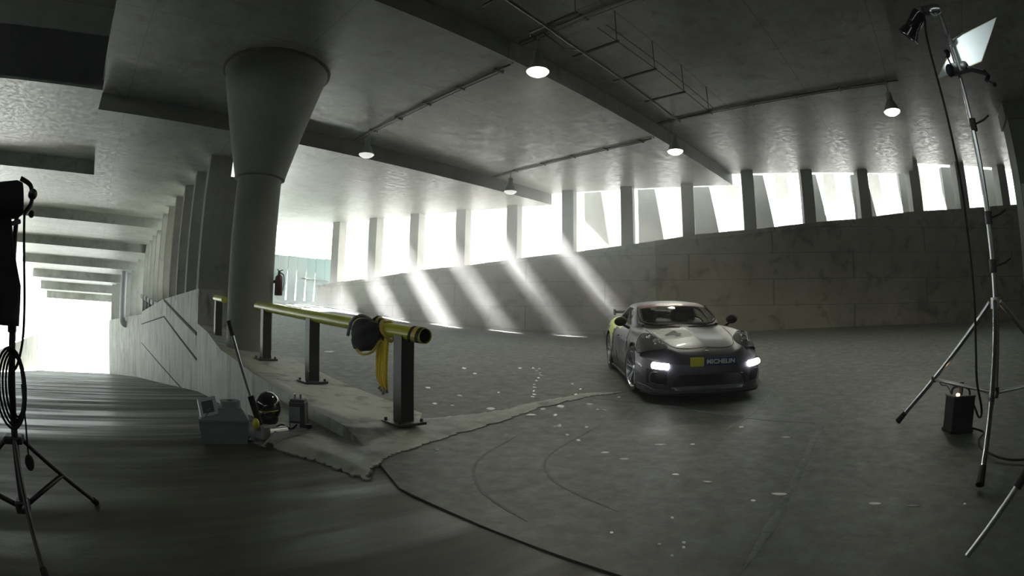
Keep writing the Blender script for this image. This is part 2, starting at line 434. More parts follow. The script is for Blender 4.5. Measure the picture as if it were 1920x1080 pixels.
# parapet wall of the lane, beyond the kerb
b = B()
P = [(3.3, 16.5, 1.94), (3.3, 25.6, 1.78), (3.3, 38, 1.15)]
for (x0, y0, z0), (x1, y1, z1) in zip(P, P[1:]):
    b.add([(x0, y0, -7), (x0 + 1.3, y0, -7), (x0 + 1.3, y0, z0), (x0, y0, z0), (x1, y1, -7), (x1 + 1.3, y1, -7), (x1 + 1.3, y1, z1), (x1, y1, z1)],
          [(0, 1, 2, 3), (7, 6, 5, 4), (0, 3, 7, 4), (1, 5, 6, 2), (3, 2, 6, 7), (0, 4, 5, 1)])
par = b.build('wall_left', M['parapet'], merge=False)
tag(par, 'stained concrete parapet under the row of tall fins', kind='structure')
b = B()   # ledge and joint lines following the ramp on the parapet face
for (ya, za, yb, zb, w) in [(16.6, 0.62, 25.2, 1.78, 0.10), (16.6, -0.18, 25.0, 1.02, 0.06), (25.0, 1.02, 37.8, 0.35, 0.06), (17, -1.6, 37.8, -0.9, 0.03)]:
    b.add([(3.27, ya, za), (3.31, ya, za), (3.31, ya, za - w), (3.27, ya, za - w), (3.27, yb, zb), (3.31, yb, zb), (3.31, yb, zb - w), (3.27, yb, zb - w)],
          [(0, 1, 2, 3), (7, 6, 5, 4), (0, 3, 7, 4), (1, 5, 6, 2), (0, 4, 5, 1), (3, 2, 6, 7)])
M['joint'] = plain('dark joint', (0.05, 0.05, 0.045), 0.9)
jt = b.build('trim_1', M['joint']); tag(jt, 'dark sloping joints on the parapet face', kind='structure')
# bent wall section further down the tunnel
b = B()
b.add([(3.6, 40, -8), (1.3, 60, -8), (2.3, 60.2, -8), (4.9, 40, -8), (3.6, 40, 1.0), (1.3, 60, 0.08), (2.3, 60.2, 0.08), (4.9, 40, 1.0)],
      [(3, 2, 1, 0), (4, 5, 6, 7), (0, 1, 5, 4), (1, 2, 6, 5), (2, 3, 7, 6), (3, 0, 4, 7)])
w2 = b.build('wall_left', M['parapet']); tag(w2, 'pale lower wall section deep inside the tunnel', kind='structure')

# ceiling: stepped panels
b = B(); CT = 8.3; EO = 0.5
def cpan(x0, x1, y0, y1, z):
    b.box(x0, x1, y0, y1, z, CT)
def cwall(y0, y1, z, x0=-0.8):
    b.add([(x0, y0, z), (wx(y0) + EO, y0, z), (wx(y1) + EO, y1, z), (x0, y1, z), (x0, y0, z + 0.8), (wx(y0) + EO, y0, z + 0.8), (wx(y1) + EO, y1, z + 0.8), (x0, y1, z + 0.8)],
          [(0, 3, 2, 1), (4, 5, 6, 7), (0, 1, 5, 4), (1, 2, 6, 5), (2, 3, 7, 6), (3, 0, 4, 7)])
cwall(-14, -0.4, 7.55); cwall(-0.4, 7.1, 7.10); cwall(7.1, 14.1, 6.65); cwall(14.1, 27.5, 6.18)
b.box(-12, -0.8, -14, 14.1, 9.2, 9.5); b.box(-0.9, -0.8, -14, 14.1, 7.0, 9.5); b.box(-12, -0.8, 14.1, 14.3, 6.8, 9.5); cpan(-12, -0.8, 14.1, 21.5, 6.72)
cpan(-12, -0.8, 21.5, 27.5, 6.18); cpan(-12, 4.3, 27.5, 30, 6.18)
for y0, y1, z in [(30, 38, 5.65), (38, 46, 5.1), (46, 54, 4.45), (54, 62, 3.73), (62, 70, 2.9)]:
    b.box(-9.0 if y0 < 46 else -7.6, 4.3, y0, y1, z, CT)
for y0, z in [(70, 2.1)]:
    b.box(-9.0 if y0 < 46 else -7.6, 4.3, y0 - 0.3, y0 + 0.15, z, CT)
ceil = b.build('ceiling', M['ceiling'], merge=False); tag(ceil, 'stepped cast concrete ceiling with downstand beams', kind='structure')

# unseen walkway and canopy added outside the far wall to bounce and block sun
b = B()
def owall(y0, y1, e0, e1, z00, z01, z10, z11):
    pts = []
    for (y, za, zb_) in ((y0, z00, z01), (y1, z10, z11)):
        for e in (e0, e1):
            q = Vector((wx(y), y, 0)) + Vector((0.929, 0.370, 0)) * e
            pts.append((q.x, q.y, za)); pts.append((q.x, q.y, zb_))
    b.add(pts, [(0, 1, 3, 2), (4, 6, 7, 5), (0, 4, 5, 1), (2, 3, 7, 6), (1, 5, 7, 3), (0, 2, 6, 4)])
owall(-14, 30, 0.5, 14, 4.9, 5.2, 1.2, 1.5)
wk = b.build('floor', M['asphalt'], merge=False); tag(wk, 'unseen walkway added outside the far wall to bounce sun onto the ceiling', kind='structure')
b = B(); owall(-14, 16.3, 0.7, 3.6, 9.6, 9.9, 9.6, 9.9)
cn = b.build('ceiling', M['ceiling'], merge=False); tag(cn, 'unseen canopy added above the walkway to keep sun off the right windows', kind='structure')

# far wall with its climbing sill
b = B()
SILL = [(-14, 6.7), (-5, 5.83), (-2.4, 5.6), (0.14, 5.42), (2.2, 5.15), (3.8, 5.03), (6, 4.80), (8.2, 4.64), (10.6, 4.33), (12.7, 4.10), (14.8, 3.93), (17.1, 3.70), (19.4, 3.55), (21.7, 3.28), (25.6, 2.95)]
nrm = Vector((0.929, 0.370, 0))
for (y0, z0), (y1, z1) in zip(SILL, SILL[1:]):
    a0 = Vector((wx(y0), y0, 0)); a1 = Vector((wx(y1), y1, 0))
    for off0, off1, zt in ((0.0, 0.45, -0.16), (-0.05, 0.55, 0.0)):
        lo = -1.0 if zt < 0 else None
        pts = []
        for a, z in ((a0, z0), (a1, z1)):
            for off in (off0, off1):
                q = a + nrm * off; pts.append((q.x, q.y, (lo if lo is not None else z - 0.16))); pts.append((q.x, q.y, z + zt))
        b.add(pts, [(0, 1, 3, 2), (4, 6, 7, 5), (0, 4, 5, 1), (2, 3, 7, 6), (1, 5, 7, 3), (0, 2, 6, 4)])
fw = b.build('wall_right', M['wall'], merge=False)
# give the wall its own frame so the block joints run along it
tag(fw, 'stained concrete far wall with block joints and a climbing sill', kind='structure')
def sill(y):
    for (y0, z0), (y1, z1) in zip(SILL, SILL[1:]):
        if y <= y1: return z0 + (z1 - z0) * (y - y0) / (y1 - y0)
    return SILL[-1][1]
def ceilz(y): return 7.55 if y < -0.4 else 7.10 if y < 7.1 else 6.65 if y < 14.1 else 6.18
wl = Vector((-0.370, 0.929, 0))                 # leftwards along the far wall
mw = Matrix(((wl.x, nrm.x, 0), (wl.y, nrm.y, 0), (0, 0, 1)))
ORD = ['first', 'second', 'third', 'fourth', 'fifth', 'sixth', 'seventh', 'eighth', 'ninth', 'tenth', 'eleventh', 'twelfth', 'thirteenth', 'fourteenth', 'fifteenth', 'sixteenth', 'seventeenth', 'eighteenth', 'nineteenth', 'twentieth', 'twenty-first', 'twenty-second', 'twenty-third', 'twenty-fourth']
ks_ = list(range(10, -4, -1))
for n_, k in enumerate(ks_):
    y = 1.63 + 2.263 * k + 0.22                 # pier centre
    c = Vector((wx(y), y, 0)) + nrm * 0.30
    z0, z1 = sill(y) - 0.02, ceilz(y) + 0.02
    q = B().obox((c.x, c.y, (z0 + z1) / 2), (0.48, 0.56, z1 - z0), mw).build('concrete_pier', M['pier'])
    tag(q, f'squared concrete pier on the far wall sill, {ORD[n_]} from the left', 'pier', 'concrete piers on the far wall')
    # tapering fin outside
    q0 = Vector((wx(y), y, 0)) - wl * 0.24 + nrm * 2.3
    zb = sill(y) - 1.2; zt = ceilz(y) + 0.45
    m3 = Matrix(((-wl.x, 0, nrm.x), (-wl.y, 0, nrm.y), (0, 1, 0)))   # local x: rightwards, y: up, z: outwards
    f = B().prism([(-0.14, zb), (1.22, zb), (0.60, zt), (-0.14, zt)], 0, 0.28, m3, q0).build('concrete_fin', M['fin'])
    tag(f, f'slanting concrete fin outside the far wall, {ORD[n_]} from the left', 'fin', 'slanting fins outside the far wall')

# second, paler row of slabs further out on the walkway
for n_, k in enumerate(range(4, -4, -1)):
    y = 1.63 + 2.263 * k + 0.22
    q0 = Vector((wx(y), y, 0)) - wl * 0.24 + nrm * 4.4
    m3 = Matrix(((-wl.x, 0, nrm.x), (-wl.y, 0, nrm.y), (0, 1, 0)))
    f = B().prism([(1.30, sill(y) - 0.8), (2.25, sill(y) - 0.8), (1.95, ceilz(y) + 1.1), (1.38, ceilz(y) + 1.1)], 0, 0.25, m3, q0).build('concrete_slab', M['fin_pale'])
    tag(f, f'pale upright concrete slab far out on the walkway, {ORD[n_]} from the left of its row', 'slab', 'pale slabs outside the right windows')
# tall fins on the lane parapet
for i in range(10):
    y = 16.6 + 2.33 * i
    zt = 6.18 if y < 29.6 else 5.95
    if 29.6 < y < 30.3: zt = 5.65
    z0 = 1.94 - 0.0176 * (y - 16.5) if y < 25.6 else 1.78 - 0.0508 * (y - 25.6)
    q = B().box(3.3, 4.08, y, y + 0.34, z0 - 0.02, zt + 0.02).build('concrete_fin', M['pier'])
    tag(q, f'tall flat concrete fin on the lane parapet, {ORD[i]} counting from the round column', 'fin', 'tall fins on the lane parapet')
for i in range(7):
    t = i / 6.5; x = 3.6 - 2.3 * t; y = 40.1 + 20 * t
    q = B().box(x, x + 0.7, y, y + 0.4, 1.0 - 0.92 * t - 0.05, [5.12, 5.12, 5.12, 4.47, 4.47, 3.75, 3.75][i]).build('concrete_fin', M['pier'])
    tag(q, f'pale concrete fin deep in the tunnel, {ORD[i]} beyond the corner of the parapet', 'fin', 'fins deep in the tunnel')

# enclosing walls of the garage
q = B().box(-12.3, -12, -14, 40, -0.5, 8).build('wall_left', M['wall']); tag(q, 'plain concrete wall on the far side of the lane', kind='structure')
q = B().box(-12.3, 28, -14.3, -14, -0.5, 8.3).build('wall_back', M['wall']); tag(q, 'plain concrete wall closing the garage behind the camera', kind='structure')
q = B().box(-9.3, -9.0, 40, 72, -9, -2.3).build('wall_left', M['parapet']); tag(q, 'low wall along the left of the tunnel', kind='structure')

# flared column
CX, CY = 5.45 * 0 + 0, 0
b = B()
_az = R(45.5 - 28.4)
CX, CY = 11.45 * math.sin(_az), 11.45 * math.cos(_az)
col = thing('concrete_column', 'round concrete column flaring out into a wide cone under the ceiling', 'column', (CX, CY, zf(CX, CY)))
B().lathe((CX, CY, 0), [(0.50, 0.2), (0.50, 4.09)], 48).build('shaft', M['column'], col)
B().lathe((CX, CY, 0), [(0.50, 4.07), (0.575, 4.09), (0.575, 4.13), (1.24, 6.63), (1.24, 6.70)], 48).build('flared_head', M['column'], col)
B().lathe((CX, CY, 0), [(1.24, 6.615), (1.30, 6.625), (1.30, 6.66), (1.24, 6.66)], 48).build('rim', M['joint'], col)

# haze
HAZE0, HAZE1 = 0.0035, 0.16
hz, nt, _b = new_mat('haze')
nt.nodes.remove(_b)
vs_ = nt.nodes.new('ShaderNodeVolumeScatter')
_N = nt.nodes.new; _L = nt.links.new
_tc = _N('ShaderNodeTexCoord'); _sp = _N('ShaderNodeSeparateXYZ'); _L(_tc.outputs['Object'], _sp.inputs[0])
def _mr(src, a, b_, c, d):
    m = _N('ShaderNodeMapRange'); m.interpolation_type = 'SMOOTHSTEP'
    for k, v in zip(('From Min', 'From Max', 'To Min', 'To Max'), (a, b_, c, d)): m.inputs[k].default_value = v
    _L(src, m.inputs['Value']); return m.outputs[0]
def _ma(op, a, b_):
    m = _N('ShaderNodeMath'); m.operation = op
    for k, v in enumerate((a, b_)):
        if isinstance(v, (int, float)): m.inputs[k].default_value = v
        else: _L(v, m.inputs[k])
    return m.outputs[0]
_dw = _ma('ADD', _ma('MULTIPLY', _sp.outputs['Y'], 0.398), _sp.outputs['X'])      # grows towards the far wall, 21.75 at its face
_near = _mr(_dw, 16.0, 21.0, 0.0, 1.0)
_left = _mr(_sp.outputs['Y'], 3.0, 15.0, 0.0, 1.0)
_ns = _N('ShaderNodeTexNoise'); _ns.inputs['Scale'].default_value = 0.32; _ns.inputs['Detail'].default_value = 3; _L(_tc.outputs['Object'], _ns.inputs['Vector'])
_nf = _mr(_ns.outputs['Fac'], 0.35, 0.65, 0.35, 1.5)
_den = _ma('ADD', HAZE0, _ma('MULTIPLY', _ma('MULTIPLY', _near, _left), _ma('MULTIPLY', _nf, HAZE1)))
_den = _ma('MULTIPLY', _den, _mr(_dw, 21.9, 22.5, 1.0, 0.0))
_den = _ma('MULTIPLY', _den, _mr(_sp.outputs['Y'], 18.0, 24.0, 1.0, 0.04))
_L(_den, vs_.inputs['Density'])
vs_.inputs['Anisotropy'].default_value = 0.25
vs_.inputs['Color'].default_value = (0.95, 0.98, 1, 1)
nt.links.new(vs_.outputs[0], nt.nodes['Material Output'].inputs['Volume'])
hv = B()
hv.box(-11.9, 23.9, -13.9, 27.4, -0.2, 7.6)
hzo = hv.build('haze', hz); tag(hzo, 'thin smoke haze drifting through the garage and catching the light', 'haze', kind='stuff')

# pendant lamps
M['lamp_body'] = plain('lamp grey', (0.42, 0.45, 0.42), 0.4, 0.3)
M['lamp_glow'] = emit('lamp lens glow', (1.0, 1.0, 0.86), 18)
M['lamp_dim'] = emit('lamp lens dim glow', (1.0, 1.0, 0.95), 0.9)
LAMPS = [((7.2, 6.46), 6.17, 7.10, 1, 'large lit bell lamp hanging nearest the camera beside the cable tray'),
         ((13.1, 6.48), 6.08, 7.10, 1, 'lit bell lamp hanging above the car, at the far end of the cable tray'),
         ((13.1, 0.06), 6.25, 7.10, 1, 'lit bell lamp hanging on the right near the tall light stand'),
         ((7.2, 13.06), 5.93, 6.65, 0, 'unlit bell lamp hazy in the middle of the ceiling beside the column'),
         ((13.1, 13.04), 5.88, 6.65, 0, 'unlit bell lamp hanging at the end of the far conduit above the windows')]
for (x, y), z, zc, on, lab in LAMPS:
    t = thing('pendant_lamp', lab, 'lamp', (x, y, zc), group='bell lamps under the ceiling')
    B().lathe((x, y, z), [(0.05, 0.52), (0.085, 0.50), (0.09, 0.30), (0.12, 0.26), (0.20, 0.08), (0.235, 0.0), (0.225, 0.0), (0.18, 0.09), (0.10, 0.24), (0.0, 0.26)], 32).build('shade', M['lamp_body'], t)
    B().lathe((x, y, z), [(0.222, 0.01), (0.20, -0.03), (0.13, -0.075), (0.0, -0.095)], 32).build('lens', M['lamp_glow'] if on else M['lamp_dim'], t)
    B().cyl((x, y, z + 0.5), (x, y, zc), 0.018).build('stem', M['lamp_body'], t)
    if on:
        ld = bpy.data.lights.new('lamp light', 'SPOT'); ld.energy = 560; ld.color = (1.0, 0.98, 0.78); ld.shadow_soft_size = 0.12
        ld.spot_size = R(150); ld.spot_blend = 0.7
        lo = bpy.data.objects.new('lamp_light', ld); COL.objects.link(lo); lo.parent = t
        lo.location = (0, 0, z - 0.13 - zc)

# ------------------------------------------------------------------ more materials
M['steel_dark'] = plain('dark painted steel', (0.016, 0.016, 0.016), 0.45, 0.0)
M['yellow'] = plain('yellow rail paint', (0.50, 0.52, 0.02), 0.28, 0.0, noise=0.1)
M['yellow2'] = plain('yellow rope', (0.80, 0.58, 0.03), 0.7)
M['amber'] = plain('amber hazard tape', (0.58, 0.45, 0.05), 0.45)
M['black'] = plain('black rubber', (0.007, 0.007, 0.007), 0.7, spec=0.3)
M['black_gloss'] = plain('black gloss', (0.008, 0.008, 0.01), 0.08, coat=0.6)
M['cloth_black'] = plain('black cloth', (0.012, 0.012, 0.016), 0.9)
M['chrome'] = plain('bright steel tube', (0.55, 0.56, 0.58), 0.22, 1.0)
M['alu'] = plain('aluminium', (0.62, 0.63, 0.64), 0.38, 0.9)
M['grey_plastic'] = plain('grey plastic', (0.22, 0.23, 0.24), 0.38)
M['dark_plastic'] = plain('charcoal plastic', (0.05, 0.052, 0.055), 0.5)
M['paper'] = plain('pale paper', (0.6, 0.62, 0.64), 0.8)
M['white_board'] = plain('white reflector cloth', (0.80, 0.88, 0.88), 0.75, noise=0.04)
M['red_dark'] = plain('dark red enamel', (0.06, 0.012, 0.010), 0.4)
M['green'] = plain('green hoarding paint', (0.028, 0.078, 0.07), 0.6, noise=0.2)
M['rust'] = plain('dull red metal', (0.25, 0.05, 0.03), 0.5)
M['fleck'] = plain('white fleck', (0.9, 0.91, 0.9), 0.6)

def frame_to(d):
    """matrix whose z axis points along d"""
    return Vector(d).to_track_quat('Z', 'Y').to_matrix()

# ------------------------------------------------------------------ guard rail
def railz(y): return 1.0 + 0.0645 * (y - 4.3) + 0.03
rail = thing('guard_rail', 'yellow round pipe guard rail on dark steel posts along the kerb', 'rail', (3.1, 4.6, 0.0))
pr = 0.078
b = B(); b.lathe((3.1, 4.22, railz(4.22)), [(pr, 0), (pr, 5.35), (0, 5.35), (0, 5.34), (pr - 0.006, 5.34), (pr - 0.006, 0)], 28, (0, 1, 0.0645), closed=True)
b.build('pipe', M['yellow'], rail)
b = B(); b.lathe((3.1, 4.24, railz(4.24)), [(pr - 0.007, 0), (pr - 0.007, 5.3), (0, 5.3)], 24, (0, 1, 0.0645)); b.build('pipe_bore', M['black'], rail)
for k, (ya, tw) in enumerate([(4.27, 0.055), (4.40, 0.05), (5.16, 0.05)]):
    b = B(); pts = []
    for i in range(25):
        a = 2 * PI * i / 24
        pts.append((3.1 + (pr + 0.003) * math.cos(a), ya + 0.05 * math.cos(a + 0.8), railz(ya) + (pr + 0.003) * math.sin(a)))
    vs = []
    for p in pts: vs += [p, (p[0], p[1] + tw, p[2] + 0.004)]
    b.add(vs, [(2 * i, 2 * i + 1, 2 * i + 3, 2 * i + 2) for i in range(24)])
    o = b.build('hazard_stripe', M['black'], rail)
b = B(); pts = []
for i in range(25):
    a = 2 * PI * i / 24; pts.append((3.1 + (pr + 0.002) * math.cos(a), 4.33 + 0.05 * math.cos(a + 0.8), railz(4.33) + (pr + 0.002) * math.sin(a)))
vs = []
for p in pts: vs += [p, (p[0], p[1] + 0.07, p[2] + 0.004)]
b.add(vs, [(2 * i, 2 * i + 1, 2 * i + 3, 2 * i + 2) for i in range(24)]); b.build('amber_stripe', M['amber'], rail)
for (y, zb) in [(4.60, 0), (6.95, 0), (9.05, 0)]:
    zb = kz(3.1, y) + 0.035
    b = B(); zt = railz(y) - 0.03
    b.box(3.02, 3.18, y - 0.075, y - 0.063, zb + 0.02, zt); b.box(3.02, 3.18, y + 0.063, y + 0.075, zb + 0.02, zt); b.box(3.092, 3.108, y - 0.063, y + 0.063, zb + 0.02, zt)
    b.box(3.02, 3.032, y - 0.063, y + 0.063, zb + 0.02, zt)
    p = b.build('post', M['steel_dark'], rail)
    B().bbox((3.1, y, zb + 0.012), (0.36, 0.34, 0.03), 0.004).build('base_plate', M['steel_dark'], p)
    for sx in (-1, 1):
        for sy in (-1, 1):
            B().cyl((3.1 + sx * 0.14, y + sy * 0.13, zb + 0.025), (3.1 + sx * 0.14, y + sy * 0.13, zb + 0.06), 0.018, n=6, smooth=False).build('anchor_bolt', M['steel_dark'], p)
rail2 = thing('guard_rail', 'short yellow pipe guard rail beside the dark fins, left of the round column', 'rail', (3.15, 13.0, kz(3.15, 13.0)))
B().cyl((3.12, 12.3, railz(12.3) - 0.02), (3.12, 13.25, railz(13.25) - 0.02), pr, n=24).build('pipe', M['yellow'], rail2)
zb = kz(3.15, 13.0)
p = B().box(3.06, 3.24, 12.95, 13.1, zb + 0.02, railz(13) - 0.06).build('post', M['steel_dark'], rail2)
B().bbox((3.15, 13.02, zb + 0.012), (0.34, 0.34, 0.03), 0.004).build('base_plate', M['steel_dark'], p)

# bag tied to the rail with hazard tape, yellow rope hank
bag = thing('cloth_bag', 'dark grey bag tied to the yellow guard rail with black and yellow tape', 'bag', (3.02, 5.2, 1.0))
bm_ = B()
def blob(b, c, rad, seed, m=None, amp=0.12, nu=28, nv=18):
    rnd = random.Random(seed); ph = [rnd.uniform(0, 6) for _ in range(6)]
    n0 = len(b.v); b.ell((0, 0, 0), rad, nu, nv)
    for i in range(n0, len(b.v)):
        v = b.v[i]; u = Vector((v.x / rad[0], v.y / rad[1], v.z / rad[2]))
        k = 1 + amp * (math.sin(4 * u.x + ph[0]) * math.cos(3 * u.y + ph[1]) + 0.6 * math.sin(7 * u.z + ph[2] + 3 * u.y))
        v = v * k
        if m: v = m @ v
        b.v[i] = v + Vector(c)
    return b
blob(bm_, (3.0, 5.24, 1.0), (0.13, 0.27, 0.185), 3, Matrix.Rotation(R(-14), 3, 'X'))
bm_.build('pouch', M['cloth_black'], bag)
B().tube(catmull([(2.92, 5.52, 0.98), (2.95, 5.47, 1.16), (3.05, 5.40, 1.215), (3.17, 5.38, 1.15), (3.19, 5.38, 1.0)], 6), 0.022, 8).build('handle', M['grey_plastic'], bag)
for k in range(4):
    y0 = 4.90 + 0.09 * k; pts = []
    for i in range(21):
        a = 2 * PI * i / 20 + k; pts.append((3.1 + (0.092 + 0.01 * k) * math.cos(a), y0 + 0.06 * math.sin(a + k), railz(y0) + (0.100 + 0.018 * math.sin(3 * a + k)) * math.sin(a)))
    B().tube(pts, 0.022, 6, closed=False).build('tape_loop', M['black'] if k % 2 else M['amber'], bag)
B().tube(catmull([(2.96, 5.36, 0.83), (2.95, 5.2, 0.785), (2.97, 5.02, 0.83), (3.02, 4.95, 0.95)], 6), 0.016, 6).build('strap', M['amber'], bag)
rope = thing('rope_hank', 'yellow rope hank hanging below the guard rail bag beside the front post', 'rope', (3.08, 4.98, 1.0))
for k in range(5):
    yy = 4.87 + 0.042 * k; zz = 0.43 + 0.03 * math.sin(k * 2.1)
    B().tube(catmull([(3.07, yy, 0.98), (3.06 + 0.015 * math.sin(k), yy + 0.01, 0.75), (3.05, yy, zz + 0.1), (3.07 + 0.01 * k, yy + 0.012, zz)], 6), 0.02, 8).build('strand', M['yellow2'], rope)
    B().tube([(3.07 + 0.01 * k, yy + 0.012, zz), (3.07, yy + 0.012, zz - 0.045)], 0.019, 8).build('end_cap', M['grey_plastic'], rope)

# ------------------------------------------------------------------ fire extinguisher on the column
ex = thing('fire_extinguisher', 'dark red fire extinguisher hanging on the right side of the round column', 'fire extinguisher', (3.84, 10.53, 1.6))
ec = (3.87, 10.53)
B().lathe((ec[0], ec[1], 1.62), [(0, 0), (0.07, 0.0), (0.085, 0.02), (0.085, 0.34), (0.075, 0.39), (0.04, 0.42), (0.028, 0.43), (0.028, 0.46)], 24).build('cylinder', M['red_dark'], ex)
B().bbox((ec[0], ec[1], 2.10), (0.05, 0.05, 0.05), 0.008).build('valve', M['dark_plastic'], ex)
B().tube([(ec[0] - 0.05, ec[1], 2.16), (ec[0] + 0.0, ec[1], 2.13), (ec[0] + 0.08, ec[1], 2.15)], 0.012).build('handle', M['dark_plastic'], ex)
B().tube(catmull([(ec[0], ec[1], 2.09), (ec[0] + 0.09, ec[1] - 0.03, 2.05), (ec[0] + 0.11, ec[1] - 0.03, 1.9), (ec[0] + 0.095, ec[1] - 0.02, 1.72)], 6), 0.011).build('hose', M['black'], ex)
B().bbox((ec[0] - 0.09, ec[1], 1.9), (0.03, 0.12, 0.06), 0.004).build('bracket', M['steel_dark'], ex)

# ------------------------------------------------------------------ conduits and cable tray under the ceiling
M['conduit'] = plain('dusty conduit', (0.10, 0.10, 0.09), 0.6)
M['tray'] = plain('dark tray steel', (0.02, 0.02, 0.018), 0.5)
for X, lab in [(7.2, 'thin conduit line along the ceiling above the nearer row of bell lamps'), (13.1, 'thin conduit line along the ceiling above the farther row of bell lamps')]:
    t = thing('ceiling_conduit', lab, 'conduit', (X, 6.5, 7.08), group='lamp conduits')
    for (y0, y1, z) in [(-0.3, 7.0, 7.07), (7.25, 14.0, 6.62)]:
        b = B(); b.cyl((X, y0, z), (X, y1, z), 0.022, n=8); b.build('conduit_pipe', M['conduit'], t)
        b = B(); b.cyl((X + 0.12, y0 + 0.3, z + 0.005), (X + 0.12, y1, z + 0.005), 0.012, n=8); b.build('cable', M['conduit'], t)
        y = y0 + 0.4
        while y < y1:
            B().bbox((X + 0.06, y, z + 0.01), (0.26, 0.05, 0.05), 0.005).build('clip', M['conduit'], t); y += 1.3
    B().cyl((X, 7.1 + 0.07, 6.62), (X, 7.1 + 0.07, 7.08), 0.02, n=8).build('riser_pipe', M['conduit'], t)
lad = thing('cable_tray', 'dark ladder cable tray hung under the ceiling on side arms between the first two lamps', 'cable tray', (8.5, 5.45, 6.35))
B().tube([(4.8, 5.22, 6.35), (7.0, 5.42, 6.35), (9.0, 5.5, 6.35), (11.72, 5.6, 6.35)], 0.03, 8).build('rail_bar', M['tray'], lad)
B().tube([(11.72, 5.6, 6.35), (12.05, 5.75, 6.5), (12.6, 6.1, 6.75), (13.0, 6.4, 7.06)], 0.018, 8).build('drop_cable', M['tray'], lad)
for x in [5.0, 6.2, 7.45, 8.86, 10.2, 11.6]:
    a = B(); a.box(x - 0.02, x + 0.02, 4.66, 5.75, 6.36, 6.40); a = a.build('cross_arm', M['tray'], lad)
    B().cyl((x, 4.7, 6.38), (x, 4.7, 7.1), 0.009, n=6).build('hanger_rod', M['tray'], lad)
for yy, zz in [(4.75, 6.66), (4.95, 6.66)]:
    B().tube([(7.2, yy, zz), (9.5, yy - 0.02, zz), (12.3, yy - 0.03, zz)], 0.012, 6).build('wire', M['conduit'], lad)
B().tube([(7.28, 5.42, 6.35), (7.24, 5.8, 6.5), (7.2, 6.2, 6.95), (7.2, 6.3, 7.08)], 0.014, 6).build('lamp_cable', M['tray'], lad)

# ------------------------------------------------------------------ drain pipe in the tunnel
dp = thing('drain_pipe', 'grey drain pipe running down the tunnel wall and turning in at its foot', 'pipe', (2.3, 48, 0.4))
B().tube([(2.3, 48, 4.45), (2.3, 48, 0.4)] + [(2.3 + 0.4 * (1 - math.cos(a)), 48, 0.4 - 0.4 * math.sin(a)) for a in (0.3, 0.6, 0.9, 1.2, 1.57)] + [(2.95, 48, 0.0)], 0.28, 16).build('pipe', M['grey_plastic'], dp)

# ------------------------------------------------------------------ green hoarding beyond the ramp
hd = thing('hoarding', 'green painted hoarding with narrow gaps closing the top of the ramp', 'hoarding', (11, 27.2, 1.8))
x = 9.3; i = 0; rnd = random.Random(4)
while x < 13.4:
    w = 0.58
    g = 0.16 if i >= 1 and i < 5 else 0.02
    zt = 4.52 + rnd.uniform(-0.03, 0.03)
    b = B(); b.add([(x, 27.0, 1.85), (x + w - g, 27.0, 1.85), (x + w - 0.03, 27.0, 3.9), (x + w - 0.03, 27.0, zt), (x, 27.0, zt),
                    (x, 27.05, 1.85), (x + w - g, 27.05, 1.85), (x + w - 0.03, 27.05, 3.9), (x + w - 0.03, 27.05, zt), (x, 27.05, zt)],
                   [(0, 1, 2, 3, 4), (9, 8, 7, 6, 5), (0, 5, 6, 1), (1, 6, 7, 2), (2, 7, 8, 3), (3, 8, 9, 4), (4, 9, 5, 0)])
    b.build('board', M['green'], hd); x += w - 0.015; i += 1
B().box(9.3, 13.4, 26.99, 27.0, 1.84, 2.15).build('bottom_rail', M['green'], hd)
B().cyl((11.3, 26.9, 3.35), (12.9, 26.9, 3.30), 0.03, n=8).build('bar', M['steel_dark'], hd)
q = B().box(4.12, 5.0, 17.0, 17.5, 0.6, 5.66).build('concrete_pier', M['pier'])
tag(q, 'pale concrete pier standing in the gap between the dark fin and the round column', 'pier')

# ------------------------------------------------------------------ right column with banner
rc = thing('concrete_column', 'tall square concrete column at the right edge carrying a yellow and white panel', 'column', (17.4, -4.9, 0.95))
B().box(16.5, 17.6, -5.2, -4.05, 0.9, 7.53).build('shaft', M['column'], rc)
B().box(16.42, 17.68, -5.28, -3.97, 7.0, 7.52).build('capital', M['column'], rc)
B().box(16.44, 16.5, -5.1, -4.08, 2.2, 3.75).build('yellow_panel', plain('yellow sign paint', (0.7, 0.62, 0.03), 0.5), rc)
B().box(16.44, 16.5, -5.1, -4.08, 3.75, 5.0).build('white_panel', plain('white sign paint', (0.5, 0.6, 0.68), 0.5), rc)
B().box(16.44, 16.5, -5.1, -4.08, 1.6, 2.2).build('red_panel', M['rust'], rc)

# ------------------------------------------------------------------ tall light stand on the right
C0 = Vector((5.26, -0.9, 0)); zb = zf(5.26, -0.9)
st = thing('light_stand', 'tall chrome tripod light stand on the right carrying a lamp and a reflector', 'light stand', (5.26, -0.9, zb))
def seg(name, p0, p1, r, mat, par, n=14, r1=None): return B().cyl(p0, p1, r, r1, n).build(name, mat, par)
seg('lower_pole', (5.26, -0.9, 0.50), (5.26, -0.86, 1.95), 0.032, M['chrome'], st)
seg('middle_pole', (5.26, -0.86, 1.95), (5.26, -0.845, 3.05), 0.031, M['chrome'], st)
seg('upper_pole', (5.26, -0.845, 3.05), (5.26, -0.85, 4.28), 0.027, M['chrome'], st)
for z in (1.64, 2.08, 2.98, 3.9):
    c = B().cyl((5.26, -0.862, z - 0.06), (5.26, -0.862, z + 0.06), 0.043, n=16).build('clamp_collar', M['steel_dark'], st)
    B().tube([(5.24, -0.89, z), (5.2, -0.99, z + 0.02), (5.19, -1.06, z + 0.06)], 0.011).build('lever', M['steel_dark'], c)
B().cyl((5.26, -0.87, 1.26), (5.26, -0.87, 1.36), 0.05, n=16).build('leg_collar', M['alu'], st)
